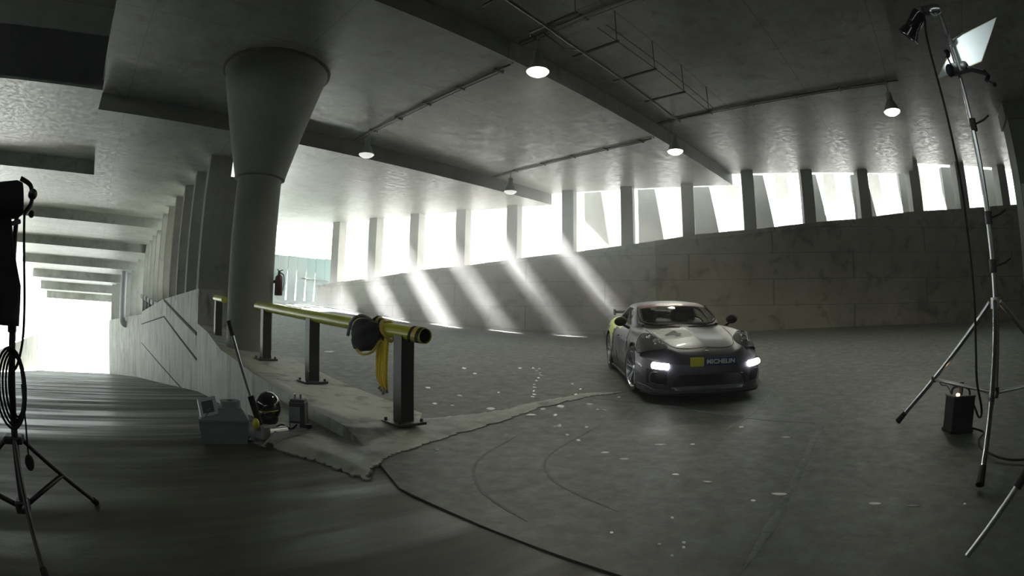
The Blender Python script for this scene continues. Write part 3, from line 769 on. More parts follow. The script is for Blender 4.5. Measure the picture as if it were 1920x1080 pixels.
B().cyl((5.26, -0.9, 0.46), (5.26, -0.9, 0.56), 0.045, n=16).build('brace_collar', M['steel_dark'], st)
FEET = [(3.88, -0.64), (6.06, 0.16), (5.72, -2.32)]
for fx, fy in FEET:
    fz = zf(fx, fy); d = (Vector((fx, fy, 0)) - C0).normalized()
    top = Vector((5.26, -0.87, 1.32)) + d * 0.06; foot = Vector((fx, fy, fz + 0.03))
    lg = B().cyl(top, foot.lerp(top, 0.05), 0.025, n=14).build('leg', M['chrome'], st)
    dd = (foot - top).normalized()
    B().cyl(foot - dd * 0.16, foot - dd * 0.01, 0.028, 0.038, n=14).build('rubber_foot', M['black'], lg)
    mid = top.lerp(foot, 0.60)
    b = B(); b.tube([Vector((5.26, -0.9, 0.51)) + d * 0.04, mid], 0.019, 6); b.build('brace', M['alu'], st)
    B().cyl(mid - Vector((0, 0, 0.03)), mid + Vector((0, 0, 0.03)), 0.03, n=10).build('joint', M['steel_dark'], st)
# spot head at the top
hd_ = thing('spot_lamp', 'black studio lamp head with flared reflector on top of the tall light stand', 'lamp', (5.24, -0.78, 4.25))
ax = Vector((0.30, 0.66, -0.62)).normalized(); c0 = Vector((5.2, -0.60, 4.24))
B().lathe(c0, [(0, -0.02), (0.075, -0.01), (0.085, 0.02), (0.085, 0.2), (0.075, 0.22)], 28, ax).build('housing', M['black_gloss'], hd_)
B().lathe(c0 + ax * 0.2, [(0.07, 0.0), (0.085, 0.02), (0.122, 0.12), (0.127, 0.12), (0.09, 0.01), (0.07, 0.0)], 32, ax, closed=True).build('reflector', M['black_gloss'], hd_)
B().lathe(c0 + ax * 0.2, [(0.129, 0.116), (0.129, 0.124), (0.121, 0.124), (0.121, 0.116)], 32, ax, closed=True).build('rim', M['chrome'], hd_)
B().bbox((5.22, -0.74, 4.27), (0.08, 0.2, 0.1), 0.02).build('bracket', M['steel_dark'], hd_)
B().ell((5.2, -0.80, 4.26), (0.05, 0.09, 0.07)).build('swivel', M['chrome'], hd_)
# reflector board and its arm
bd = thing('reflector_board', 'white reflector board with a pale yellow edge tilted behind the top of the tall stand', 'reflector', (5.4, -0.95, 3.7))
qs = [Vector((5.46, -0.60, 3.58)), Vector((5.42, -1.20, 3.72)), Vector((5.30, -1.56, 4.15)), Vector((5.36, -0.98, 3.98))]
nq = (qs[1] - qs[0]).cross(qs[3] - qs[0]).normalized() * 0.012
b = B().add([q + nq for q in qs] + [q - nq for q in qs], [(0, 1, 2, 3), (7, 6, 5, 4), (0, 4, 5, 1), (1, 5, 6, 2), (2, 6, 7, 3), (3, 7, 4, 0)])
b.build('panel', M['white_board'], bd)
B().tube(qs + [qs[0]], 0.011, 6).build('edge_tape', plain('pale yellow tape', (0.62, 0.60, 0.35), 0.6), bd)
ar = thing('grip_arm', 'black articulated grip arm and clamps holding the reflector board to the tall stand', 'clamp', (5.26, -0.85, 3.5))
B().bbox((5.2, -0.80, 3.55), (0.09, 0.09, 0.12), 0.015).build('clamp', M['steel_dark'], ar)
B().ell((5.17, -0.74, 3.53), (0.05, 0.05, 0.07), 14, 10).build('knob', M['black'], ar)
B().tube([(5.2, -0.84, 3.5), (5.12, -0.98, 3.49), (5.1, -1.14, 3.43)], 0.018, 8).build('arm', M['steel_dark'], ar)
B().tube([(5.22, -0.9, 3.6), (5.15, -1.0, 3.53), (5.1, -1.14, 3.45)], 0.012, 8).build('arm', M['steel_dark'], ar)
B().ell((5.2, -0.93, 3.58), (0.05, 0.05, 0.05), 14, 10).build('grip_head', M['steel_dark'], ar)
B().tube([(5.1, -1.12, 3.46), (5.09, -1.16, 3.40), (5.08, -1.12, 3.35)], 0.026, 8).build('joint', M['black'], ar)
B().tube([(5.08, -1.12, 3.36), (5.07, -1.19, 3.31)], 0.008, 6).build('handle', M['steel_dark'], ar)
B().ell((5.07, -1.2, 3.30), (0.026, 0.026, 0.022), 12, 8).build('knob', M['black'], ar)
# small lamp, shell and arm added in the grip to brighten the board
gs = bpy.data.lights.new('added board light', 'SPOT'); gs.energy = 30; gs.spot_size = R(100); gs.spot_blend = 0.6; gs.color = (0.92, 1.0, 1.0); gs.shadow_soft_size = 0.03
go = bpy.data.objects.new('added_board_light', gs); COL.objects.link(go); go.parent = ar
_bp = Vector((4.98, -0.72, 3.62)); go.location = _bp - Vector((5.26, -0.85, 3.5)); go.rotation_euler = (Vector((5.39, -1.08, 3.86)) - _bp).to_track_quat('-Z', 'Y').to_euler()
B().lathe(_bp, [(0.0, -0.05), (0.03, -0.05), (0.035, 0.0), (0.045, 0.03), (0.04, 0.03), (0.03, 0.0)], 20, Vector((5.39, -1.08, 3.86)) - _bp).build('added_lamp_shell', M['steel_dark'], ar)
B().tube([_bp, (5.1, -0.76, 3.56), (5.2, -0.8, 3.55)], 0.01, 6).build('arm', M['steel_dark'], ar)
# cable from the lamp head to the ballast
zc = zf(5.79, -0.57)
cb = B().tube(catmull([(5.2, -0.64, 4.16), (5.18, -0.59, 3.95), (5.17, -0.57, 3.6), (5.17, -0.575, 3.05), (5.17, -0.59, 2.45), (5.17, -0.60, 1.88), (5.17, -0.63, 1.3), (5.18, -0.65, 0.9), (5.2, -0.68, 0.62), (5.4, -0.78, 0.36), (5.62, -0.82, 0.24), (5.72, -0.80, 0.22), (5.74, -0.74, 0.32), (5.76, -0.66, 0.43)], 8), 0.013, 8).build('lamp_cable', M['black'])
tag(cb, 'long black cable hanging from the lamp head down to the ballast box', 'cable')
cb = B().tube(catmull([(5.74, -0.73, 0.10), (5.55, -0.86, 0.09), (5.3, -0.78, 0.06), (4.9, -0.8, 0.05), (4.6, -1.1, 0.035), (4.9, -1.8, 0.05), (5.6, -2.6, 0.05)], 8), 0.011, 8).build('power_cable', M['black'])
tag(cb, 'thin black cable leaving the foot of the ballast box across the floor', 'cable')
bx = thing('ballast_box', 'black boxy lamp ballast with a small glowing indicator on the floor between the tripod legs', 'ballast', (5.79, -0.57, zc))
mb = Matrix.Rotation(R(20), 3, 'Z')
B().bbox((5.79, -0.57, zc + 0.19), (0.26, 0.28, 0.34), 0.014, mb).build('case', M['black'], bx)
B().bbox((5.79, -0.57, zc + 0.365), (0.27, 0.29, 0.02), 0.006, mb).build('top_plate', M['steel_dark'], bx)
B().bbox((5.79, -0.57, zc + 0.018), (0.28, 0.30, 0.03), 0.006, mb).build('base_frame', M['black'], bx)
B().tube(catmull([(5.82, -0.46, zc + 0.37), (5.81, -0.48, zc + 0.44), (5.79, -0.58, zc + 0.46), (5.77, -0.66, zc + 0.43), (5.77, -0.68, zc + 0.37)], 5), 0.014, 8).build('handle', M['black'], bx)
B().cyl((5.77, -0.57, zc + 0.37), (5.77, -0.57, zc + 0.50), 0.02, 0.028, n=12).build('plug', M['black'], bx)
B().ell((5.70, -0.53, zc + 0.385), (0.022, 0.022, 0.014), 12, 8).build('indicator_lamp', emit('warm indicator', (1.0, 0.55, 0.28), 25), bx)
B().tube(catmull([(5.79, -0.46, zc + 0.38), (5.8, -0.40, zc + 0.46), (5.82, -0.33, zc + 0.47), (5.84, -0.30, zc + 0.52)], 5), 0.005, 6).build('wire', M['black'], bx)
# leg of another stand just entering the picture
lg2 = thing('light_stand', 'leg of another stand just entering the picture at the lower right corner', 'light stand', (2.72, -0.75, 0))
seg('leg', (2.66, -0.46, 0.02), (2.62, -0.73, 0.52), 0.018, M['chrome'], lg2)
seg('leg_sleeve', (2.632, -0.66, 0.38), (2.62, -0.74, 0.54), 0.025, M['black'], lg2)
seg('leg', (2.45, -1.35, 0.02), (2.62, -0.76, 0.54), 0.018, M['chrome'], lg2)
seg('pole', (2.62, -0.76, 0.3), (2.62, -0.9, 1.5), 0.018, M['chrome'], lg2)

# ------------------------------------------------------------------ black light stand on the left
ls = thing('light_stand', 'black tripod light stand at the left edge draped with cable loops', 'light stand', (-0.57, 2.87, -0.03))
seg('pole', (-0.56, 2.88, 0.10), (-0.52, 2.90, 1.05), 0.021, M['steel_dark'], ls)
seg('upper_pole', (-0.52, 2.90, 1.05), (-0.55, 2.89, 1.70), 0.015, M['steel_dark'], ls)
B().bbox((-0.55, 2.885, 0.475), (0.12, 0.10, 0.04), 0.01).build('leg_collar', M['steel_dark'], ls)
B().bbox((-0.56, 2.88, 0.12), (0.09, 0.09, 0.07), 0.01).build('brace_collar', M['steel_dark'], ls)
B().bbox((-0.525, 2.9, 1.05), (0.05, 0.05, 0.09), 0.008).build('clamp_collar', M['steel_dark'], ls)
LC = Vector((-0.56, 2.88, 0))
for fx, fy in [(-0.10, 3.32), (-0.42, 2.30), (-1.15, 2.98)]:
    d = (Vector((fx, fy, 0)) - LC).normalized(); top = Vector((-0.55, 2.885, 0.475)) + d * 0.05; foot = Vector((fx, fy, -0.015))
    lg = B().cyl(top, foot, 0.014, n=10).build('leg', M['steel_dark'], ls)
    B().cyl(foot, foot + (top - foot).normalized() * 0.05, 0.02, n=10).build('rubber_foot', M['black'], lg)
    mid = top.lerp(foot, 0.52)
    b = B(); b.tube([Vector((-0.56, 2.88, 0.12)) + d * 0.04, mid], 0.017, 4); b.build('brace', M['steel_dark'], ls)
hh = thing('spot_lamp', 'black studio lamp head at the left edge on top of the black stand', 'lamp', (-0.58, 2.89, 1.66))
B().lathe((-0.52, 2.86, 1.66), [(0, 0), (0.08, 0.0), (0.095, 0.03), (0.095, 0.16), (0.12, 0.2), (0.13, 0.27), (0.118, 0.27), (0.09, 0.2), (0, 0.19)], 28, (-0.9, -0.25, -0.2)).build('housing', M['black'], hh)
B().tube(catmull([(-0.50, 2.91, 1.60), (-0.47, 2.93, 1.66), (-0.49, 2.92, 1.74), (-0.56, 2.9, 1.77)], 6), 0.014, 8).build('yoke', M['steel_dark'], hh)
B().ell((-0.47, 2.93, 1.70), (0.03, 0.03, 0.03), 12, 8).build('knob', M['steel_dark'], hh)
B().ell((-0.46, 2.935, 1.60), (0.02, 0.02, 0.02), 12, 8).build('knob', M['steel_dark'], hh)
B().tube([(-0.515, 2.88, 1.55), (-0.6, 2.84, 1.52), (-0.72, 2.8, 1.42)], 0.012, 8).build('cable_stub', M['grey_plastic'], hh)
# hanging black cloth
b = B(); nx_, nz_ = 14, 16; vs = []
for j in range(nz_ + 1):
    t = j / nz_
    for i in range(nx_ + 1):
        s_ = i / nx_; w = 0.10 + 0.16 * min(1, t * 1.6)
        base = Vector((-0.56, 2.83, 1.56 - 0.52 * t)); side = Vector((0.9, 0.35, 0)).normalized()
        p = base + side * ((s_ - 0.5) * 2 * w * 0.62 - 0.07) + Vector((-0.35, 0.9, 0)) * (0.018 * math.sin(9 * s_ * (0.6 + t)) * t)
        vs.append(p)
fs = [(j * (nx_ + 1) + i, j * (nx_ + 1) + i + 1, (j + 1) * (nx_ + 1) + i + 1, (j + 1) * (nx_ + 1) + i) for j in range(nz_) for i in range(nx_)]
b.add(vs, fs, True); fl_ = b.build('black_flag', M['cloth_black'])
md = fl_.modifiers.new('thick', 'SOLIDIFY'); md.thickness = 0.008
tag(fl_, 'black cloth flag hanging from the lamp at the left edge', 'cloth')
cs = thing('cable_coil', 'coil of black cable hung on the pole of the black stand at the left edge', 'cable', (-0.52, 2.86, 0.95))
for k in range(5):
    pts = []
    for i in range(25):
        a = 2 * PI * i / 24
        pts.append(Vector((-0.52, 2.86, 0.74)) + Vector((0.9, 0.4, 0)).normalized() * ((0.045 + 0.012 * k) * math.sin(a) - 0.01 * (k - 2)) + Vector((0, 0, 0.15 + 0.012 * k)) * math.cos(a) + Vector((0.3, -0.9, 0)) * (0.012 * k - 0.01))
    B().tube(pts, 0.0075, 6).build('loop', M['black'], cs)
cb = B().tube(catmull([(-0.5, 2.90, 1.6), (-0.47, 2.92, 1.35), (-0.455, 2.93, 1.15), (-0.46, 2.92, 0.98), (-0.49, 2.9, 0.86), (-0.53, 2.87, 0.80)], 8), 0.008, 8).build('lamp_cable', M['black'])
tag(cb, 'black cable running down from the lamp head at the left edge to the coil', 'cable')
cb = thing('pulley_block', 'small black cable connector hanging by a cord under the collar of the black stand', 'connector', (-0.47, 2.92, 0.35))
B().tube([(-0.475, 2.92, 0.75), (-0.47, 2.925, 0.55), (-0.475, 2.92, 0.38)], 0.006, 6).build('cord', M['black'], cb)
B().ell((-0.475, 2.92, 0.345), (0.03, 0.022, 0.045), 14, 10).build('plug', M['black'], cb)

# ------------------------------------------------------------------ tools at the kerb
ZL = -0.03
tb = thing('tool_box', 'grey plastic tool box with a sloping lid standing on the lane by the kerb wall', 'tool box', (1.22, 4.95, ZL))
mt = Matrix.Rotation(R(-14), 3, 'Z')
def L_(c, dx, dy, dz): return Vector(c) + mt @ Vector((dx, dy, dz))
cb_ = (1.25, 4.98, ZL)
B().obox(L_(cb_, 0, 0, 0.105), (0.44, 0.30, 0.21), mt, 1.12).build('bin', M['grey_plastic'], tb)
B().bbox(L_(cb_, 0, 0, 0.22), (0.50, 0.35, 0.035), 0.008, mt).build('rim', M['grey_plastic'], tb)
B().obox(L_(cb_, 0.02, 0.0, 0.285), (0.44, 0.33, 0.10), mt, 0.72).build('lid', M['grey_plastic'], tb)
B().bbox(L_(cb_, 0.22, -0.12, 0.2), (0.05, 0.03, 0.05), 0.005, mt).build('latch', M['dark_plastic'], tb)
ck = thing('timer_unit', 'small framed instrument leaning on the left end of the tool box', 'instrument', (1.07, 4.95, 0.3))
mk = mt @ Matrix.Rotation(R(-12), 3, 'Y') @ Matrix.Rotation(R(58), 3, 'X')
B().bbox(L_(cb_, -0.15, -0.09, 0.335), (0.19, 0.19, 0.035), 0.008, mk).build('frame', M['alu'], ck)
B().bbox(L_(cb_, -0.15, -0.09, 0.335) + mk @ Vector((0, 0, 0.014)), (0.115, 0.12, 0.014), 0.003, mk).build('screen', M['dark_plastic'], ck)
tr = thing('tape_roll', 'grey roll of tape lying on the tool box lid', 'tape roll', (1.30, 5.0, 0.33))
B().lathe(L_(cb_, 0.07, 0.0, 0.335), [(0.035, 0), (0.105, 0), (0.105, 0.055), (0.035, 0.055)], 36, closed=True).build('roll', M['grey_plastic'], tr)
B().lathe(L_(cb_, 0.07, 0.0, 0.334), [(0.028, 0), (0.036, 0), (0.036, 0.057), (0.028, 0.057)], 24, closed=True).build('core', M['dark_plastic'], tr)

jk = thing('trolley_jack', 'low steel trolley jack with a long handle leaning back over the kerb', 'jack', (1.85, 4.72, ZL))
J0 = Vector((1.52, 4.66, ZL)); J1 = Vector((2.16, 4.86, ZL)); jd = (J1 - J0).normalized(); js = Vector((-jd.y, jd.x, 0)); mj = Matrix(((jd.x, js.x, 0), (jd.y, js.y, 0), (0, 0, 1)))
def J(dx, dy, dz): return J0 + jd * dx + js * dy + Vector((0, 0, dz))
for s in (-1, 1):
    b = B(); b.prism([(-0.05, 0.05), (0.1, 0.16), (0.22, 0.13), (0.66, 0.09), (0.68, 0.05), (0.6, 0.035), (0.0, 0.035)], -0.008, 0.008,
                     Matrix(((jd.x, 0, js.x), (jd.y, 0, js.y), (0, 1, 0))), J(0, s * 0.12, 0)); b.build('side_plate', M['alu'], jk)
B().bbox(J(0.42, 0, 0.10), (0.36, 0.07, 0.035), 0.01, mj).build('lift_arm', M['grey_plastic'], jk)
B().lathe(J(0.6, 0, 0.10), [(0, 0.05), (0.05, 0.05), (0.055, 0.02), (0.03, 0.0), (0, 0)], 20).build('saddle', M['steel_dark'], jk)
B().cyl(J(0.08, 0, 0.12), J(0.32, 0, 0.12), 0.045, n=16).build('cylinder', M['alu'], jk)
B().bbox(J(0.03, 0, 0.14), (0.10, 0.16, 0.14), 0.02, mj).build('pump_block', M['grey_plastic'], jk)
for dx, s in ((0.0, -1), (0.0, 1), (0.64, -1), (0.64, 1)):
    B().cyl(J(dx, s * 0.135, 0.035), J(dx, s * 0.165, 0.035), 0.034, n=18).build('wheel', M['steel_dark'], jk)
h0 = J(0.02, 0, 0.18); h1 = Vector((1.27, 4.82, 1.11)); hdir = h1 - h0
seg('handle_socket', h0, h0 + hdir * 0.30, 0.032, M['black'], jk); seg('handle_tube', h0 + hdir * 0.28, h0 + hdir * 0.9, 0.016, M['chrome'], jk)
seg('handle_grip', h0 + hdir * 0.86, h1, 0.021, M['black'], jk)
B().ell(h0 + Vector((-0.06, -0.03, 0.04)), (0.035, 0.035, 0.055), 16, 10).build('release_knob', M['yellow'], jk)

hm = thing('crash_helmet', 'glossy black full face crash helmet resting on the trolley jack', 'helmet', (1.75, 4.95, 0.12))
hc = Vector((1.72, 4.98, 0.285)); mh = Matrix.Rotation(R(-40), 3, 'Z')
b = B(); b.ell(hc, (0.140, 0.168, 0.152), 32, 20, mh); b.build('shell', M['black_gloss'], hm)
b = B(); b.ell(hc + mh @ Vector((0, -0.015, -0.05)), (0.126, 0.168, 0.095), 28, 14, mh); b.build('chin_bar', M['black_gloss'], hm)
pts = [hc + mh @ Vector((0.143 * math.sin(a), -0.171 * math.cos(a), -0.012 - 0.01 * math.cos(a))) for a in [R(t) for t in range(-70, 71, 10)]]
B().tube(pts, 0.006, 6).build('visor_trim', M['amber'], hm)
B().lathe(hc + Vector((0, 0, -0.16)), [(0.09, 0.0), (0.105, 0.02), (0.11, 0.05), (0.08, 0.06), (0, 0.06)], 24).build('neck_roll', M['cloth_black'], hm)

bt = thing('battery_box', 'black upright power box with a pale panel and two terminals by the kerb', 'power box', (2.03, 4.93, ZL))
mb2 = Matrix.Rotation(R(-38), 3, 'Z'); bc = Vector((2.04, 4.93, 0.03))
B().bbox(bc + Vector((0, 0, 0.16)), (0.17, 0.15, 0.30), 0.012, mb2).build('case', M['dark_plastic'], bt)
B().bbox(bc + mb2 @ Vector((-0.02, -0.078, 0.19)), (0.11, 0.012, 0.14), 0.003, mb2).build('front_panel', M['grey_plastic'], bt)
B().bbox(bc + mb2 @ Vector((-0.02, -0.08, 0.06)), (0.10, 0.012, 0.07), 0.003, mb2).build('warning_label', M['paper'], bt)
B().bbox(bc + Vector((0, 0, 0.32)), (0.15, 0.13, 0.03), 0.01, mb2).build('lid', M['dark_plastic'], bt)
for s in (-1, 1): B().cyl(bc + mb2 @ Vector((0.03 * s, -0.02, 0.32)), bc + mb2 @ Vector((0.03 * s, -0.02, 0.385)), 0.012, n=12).build('terminal', M['chrome'], bt)
o = B().tube(catmull([(1.98, 4.84, 0.12), (1.9, 4.8, 0.09), (1.82, 4.84, 0.13), (1.76, 4.86, 0.10)], 6), 0.009, 6).build('jack_cable', M['black'])
tag(o, 'short black cable from the power box onto the trolley jack', 'cable')

# ------------------------------------------------------------------ pale flecks on the ramp floor
rnd = random.Random(11)
FL = [(7.43, 6.55), (7.2, 6.4), (7.05, 6.2), (6.85, 6.0), (6.6, 5.85), (6.4, 5.7), (6.15, 5.5), (5.95, 5.33), (5.75, 5.15), (5.55, 4.98), (5.45, 4.9)]
flecks = []
def fleck(x, y, l, w, a, lab, grp, proto=[None]):
    b = B(); n = 7; vs = []
    for i in range(n):
        t = 2 * PI * i / n; r_ = rnd.uniform(0.5, 0.85)
        vs.append((l / 2 * r_ * math.cos(t), w / 2 * r_ * math.sin(t)))
    m = Matrix.Rotation(a, 3, 'Z'); z = zf(x, y) + 0.008
    P_ = []
    for zz in (-0.001, -0.008):
        for u, v in vs:
            q = m @ Vector((u, v, 0)); P_.append((x + q.x, y + q.y, zf(x + q.x, y + q.y) + 0.006 + zz))
    b.add(P_, [list(range(n)), [i + n for i in range(n)][::-1]] + [(i, i + n, (i + 1) % n + n, (i + 1) % n) for i in range(n)])
    o = b.build('pale_fleck', M['fleck']); tag(o, lab, 'fleck', grp); return o
for i, (x, y) in enumerate(FL):
    fleck(x + rnd.uniform(-.03, .03), y, rnd.uniform(.10, .22), rnd.uniform(.04, .07), R(50 + rnd.uniform(-30, 30)), 'pale fleck in the broken line, ' + ORD[i] + ' from its far end', 'pale flecks in the broken line')
FK = [(4.67, 6.28, 0.117, 0.172, -30), (4.71, 5.6, 0.117, 0.141, -30), (4.13, 5.4, 0.089, 0.156, -26), (4.26, 5.21, 0.072, 0.1, -33), (4.52, 4.78, 0.156, 0.17, -39), (5.29, 5.43, 0.057, 0.113, -45), (7.39, 6.67, 0.085, 0.3, -45), (4.71, 4.41, 0.17, 0.17, -45), (4.64, 4.21, 0.184, 0.141, -49), (4.97, 4.31, 0.1, 0.128, -53), (5.22, 4.24, 0.156, 0.228, -50), (5.64, 4.44, 0.128, 0.256, -51), (4.4, 3.64, 0.045, 0.128, -63), (4.47, 3.64, 0.072, 0.228, -56), (4.83, 3.99, 0.072, 0.156, -56), (6.55, 5.08, 0.057, 0.128, -45), (6.28, 4.72, 0.045, 0.144, -63), (5.93, 4.54, 0.072, 0.156, -56), (5.99, 4.46, 0.045, 0.117, -63), (5.55, 4.02, 0.128, 0.128, -51), (5.37, 3.76, 0.057, 0.089, -45), (5.37, 3.66, 0.072, 0.089, -56), (4.6, 3.36, 0.072, 0.128, -56), (4.22, 3.32, 0.057, 0.1, -44), (4.12, 3.1, 0.057, 0.1, -45), (6.13, 3.94, 0.072, 0.134, -56), (2.9, 3.76, 0.057, 0.085, -44), (3.8, 3.78, 0.085, 0.1, -44), (3.91, 2.64, 0.1, 0.072, -53), (3.82, 2.38, 0.117, 0.072, -59), (4.42, 2.34, 0.206, 0.057, -60), (4.58, 2.08, 0.072, 0.063, -56), (3.65, 1.79, 0.089, 0.063, -63), (3.59, 1.49, 0.108, 0.063, -68), (3.53, 0.89, 0.165, 0.063, -75), (3.33, 1.02, 0.063, 0.045, -71), (4.48, 0.94, 0.04, 0.06, -90), (5.43, 1.89, 0.082, 0.108, -75), (5.19, 1.31, 0.126, 0.063, -71), (2.79, 1.36, 0.028, 0.045, -45), (2.47, 1.12, 0.028, 0.045, -45), (2.41, 1.09, 0.028, 0.045, -45), (2.28, 1.09, 0.028, 0.028, -44), (2.38, 1.22, 0.028, 0.028, -44), (3.51, 0.18, 0.161, 0.063, -82), (3.51, -0.1, 0.161, 0.02, -82), (3.57, -0.5, 0.04, 0.04, -90), (3.38, 8.13, 0.102, 0.242, -11), (5.16, 10.6, 0.382, 0.3, -6), (2.38, 1.53, 0.028, 0.028, -44), (7.2, 6.83, 0.1, 0.198, -36), (6.11, 6.87, 0.1, 0.213, -36), (6.35, 7.43, 0.117, 0.269, -30)]
LMK = [('the nearest rail post', 3.1, 4.6), ('the middle rail post', 3.1, 6.95), ('the front wheel of the car', 6.6, 3.94), ('the middle of the car nose', 6.4, 2.71), ('the nearest tripod foot', 3.86, -0.65),
       ('the tripod foot by the ballast box', 6.06, 0.15), ('the near end of the broken line', 5.45, 4.9), ('the low end of the kerb', 2.4, 4.1)]
by = {}
for q in FK:
    nm, dd = min(((n_, math.hypot(q[0] - X_, q[1] - Y_)) for n_, X_, Y_ in LMK), key=lambda t: t[1])
    by.setdefault(nm, []).append((dd, q))
for nm, lst in by.items():
    for r_, (dd, (x, y, l, w, a)) in enumerate(sorted(lst)):
        fleck(x, y, l, w, R(a), 'pale fleck on the ramp floor, ' + (ORD[r_] + ' closest' if r_ else 'closest') + ' to ' + nm, 'stray pale flecks on the ramp floor')

# worn joints and tyre marks in the ramp floor
M['pale_line'] = concrete('pale worn joint', (0.075, 0.082, 0.075), (0.14, 0.15, 0.14), (0.5, 0.8), 0.1, 6.0, (0.5, 0.7), (0.05, 0.055, 0.048))
M['mark'] = concrete('dark tyre mark', (0.030, 0.033, 0.028), (0.045, 0.048, 0.041), (0.5, 0.8), 0.1, 6.0, (0.5, 0.6))
def strip(pts, w, mat, lab, n_, up=0.003):
    P_ = catmull([(x, y, 0) for x, y in pts], 24); vs = []; rr_ = random.Random(n_)
    for i, p in enumerate(P_):
        d = (P_[min(i + 1, len(P_) - 1)] - P_[max(i - 1, 0)]).normalized(); s_ = Vector((-d.y, d.x, 0)); t = i / (len(P_) - 1)
        ww = w * rr_.uniform(0.5, 1.0) * min(1, 6 * t + 0.1, 6 * (1 - t) + 0.1)
        for k, q in ((1, p + s_ * ww / 2), (-1, p - s_ * ww / 2)):
            vs.append((q.x, q.y, zf(q.x, q.y) + up)); vs.append((q.x, q.y, zf(q.x, q.y) - 0.01))
    fs = []
    for i in range(len(P_) - 1):
        a = 4 * i; fs += [(a, a + 2, a + 6, a + 4), (a + 1, a + 5, a + 7, a + 3), (a, a + 4, a + 5, a + 1), (a + 2, a + 3, a + 7, a + 6)]
    o = B().add(vs, fs, False).build('trim_%d' % n_, mat); tag(o, lab, kind='structure')
strip([(2.3, 0.70), (3.3, 0.80), (4.2, 0.9), (5.2, 1.0), (6.3, 1.06)], 0.085, M['pale_line'], 'pale worn slab joint running towards the camera', 2)
strip([(5.2, 2.0), (6.2, 2.0), (7.3, 2.12)], 0.06, M['pale_line'], 'short pale slab joint in front of the car', 3)
strip([(5.7, 5.0), (5.9, 4.2), (6.0, 3.2), (5.85, 1.9), (5.9, 1.1)], 0.03, M['pale_line'], 'faint cross joint in front of the car', 4)
strip([(2.2, 2.0), (2.45, 2.7), (3.0, 3.3), (3.9, 3.7)], 0.035, M['mark'], 'dark curved tyre mark near the kerb', 5)
strip([(2.7, 1.7), (3.0, 2.5), (3.6, 3.0), (4.8, 3.3)], 0.03, M['mark'], 'second dark curved tyre mark near the kerb', 6)

# ------------------------------------------------------------------ the sports car (local frame: x forward, y left, z up, origin on the ground under the front axle)
CARX, CARY, CARYAW = 7.12, 3.33, R(221.0)
_fw = Vector((math.cos(CARYAW), math.sin(CARYAW), 0)); _lf = Vector((-_fw.y, _fw.x, 0))
def _ground(p): return Vector((p.x, p.y, zf(p.x, p.y)))
_p0 = Vector((CARX, CARY, 0))
_gfl, _gfr = _ground(_p0 + _lf * 0.77), _ground(_p0 - _lf * 0.77)
_gr = _ground(_p0 - _fw * 2.484)
_F = ((_gfl + _gfr) / 2 - _gr).normalized(); _Lf = (_gfl - _gfr); _Lf = (_Lf - _F * _Lf.dot(_F)).normalized(); _U = _F.cross(_Lf)
_cm = Matrix(((_F.x, _Lf.x, _U.x), (_F.y, _Lf.y, _U.y), (_F.z, _Lf.z, _U.z)))
car = thing('sports_car', 'matte grey sports car with a number square on its bonnet and bright front lights', 'car', (_gfl + _gfr) / 2 + _U * 0.004, _cm)

M['paint'] = plain('matte grey car paint', (0.072, 0.068, 0.088), 0.42, 0.35, noise=0.03, coat=0.12)
M['lime'] = plain('lime flank paint', (0.52, 0.60, 0.03), 0.35, 0.0, noise=0.05, coat=0.2)
M['tyre'] = plain('tyre rubber', (0.014, 0.014, 0.014), 0.75)
M['rim_metal'] = plain('silver wheel', (0.55, 0.56, 0.58), 0.3, 0.85)
M['car_black'] = plain('car black trim', (0.008, 0.008, 0.009), 0.6, spec=0.25)
M['car_red'] = plain('red sunstrip', (0.10, 0.015, 0.015), 0.4)
M['white_decal'] = plain('pale decal', (0.50, 0.54, 0.52), 0.7, spec=0.2)
M['seat_mat'] = plain('dark seat cloth', (0.02, 0.018, 0.018), 0.8)
M['cage'] = plain('roll cage tube', (0.12, 0.13, 0.14), 0.4)
gl, nt, b_ = new_mat('car glass')
b_.inputs['Base Color'].default_value = (0.04, 0.045, 0.045, 1); b_.inputs['Roughness'].default_value = 0.03; b_.inputs['Alpha'].default_value = 0.22
b_.inputs['Specular IOR Level'].default_value = 0.6
M['car_glass'] = gl
gl, nt, b_ = new_mat('headlight glass')
b_.inputs['Base Color'].default_value = (0.05, 0.05, 0.055, 1); b_.inputs['Roughness'].default_value = 0.03; b_.inputs['Alpha'].default_value = 0.12
M['lens_glass'] = gl
M['drl'] = emit('daytime light', (0.95, 0.98, 1.0), 22)

def cinterp(x, xs, vs):
    """monotone-ish smooth interpolation of table vs over xs (descending or ascending)"""
    if xs[0] > xs[-1]: xs, vs = xs[::-1], vs[::-1]
    if x <= xs[0]: return vs[0]
    if x >= xs[-1]: return vs[-1]
    for i in range(len(xs) - 1):
        if x <= xs[i + 1]:
            h = xs[i + 1] - xs[i]; t = (x - xs[i]) / h
            d = lambda j: 0.0 if j <= 0 or j >= len(xs) - 1 else (vs[j + 1] - vs[j - 1]) / (xs[j + 1] - xs[j - 1])
            m0, m1 = d(i), d(i + 1)
            if i == 0: m0 = (vs[1] - vs[0]) / h
            if i + 1 == len(xs) - 1: m1 = (vs[-1] - vs[-2]) / h
            return (2 * t ** 3 - 3 * t * t + 1) * vs[i] + (t ** 3 - 2 * t * t + t) * h * m0 + (-2 * t ** 3 + 3 * t * t) * vs[i + 1] + (t ** 3 - t * t) * h * m1

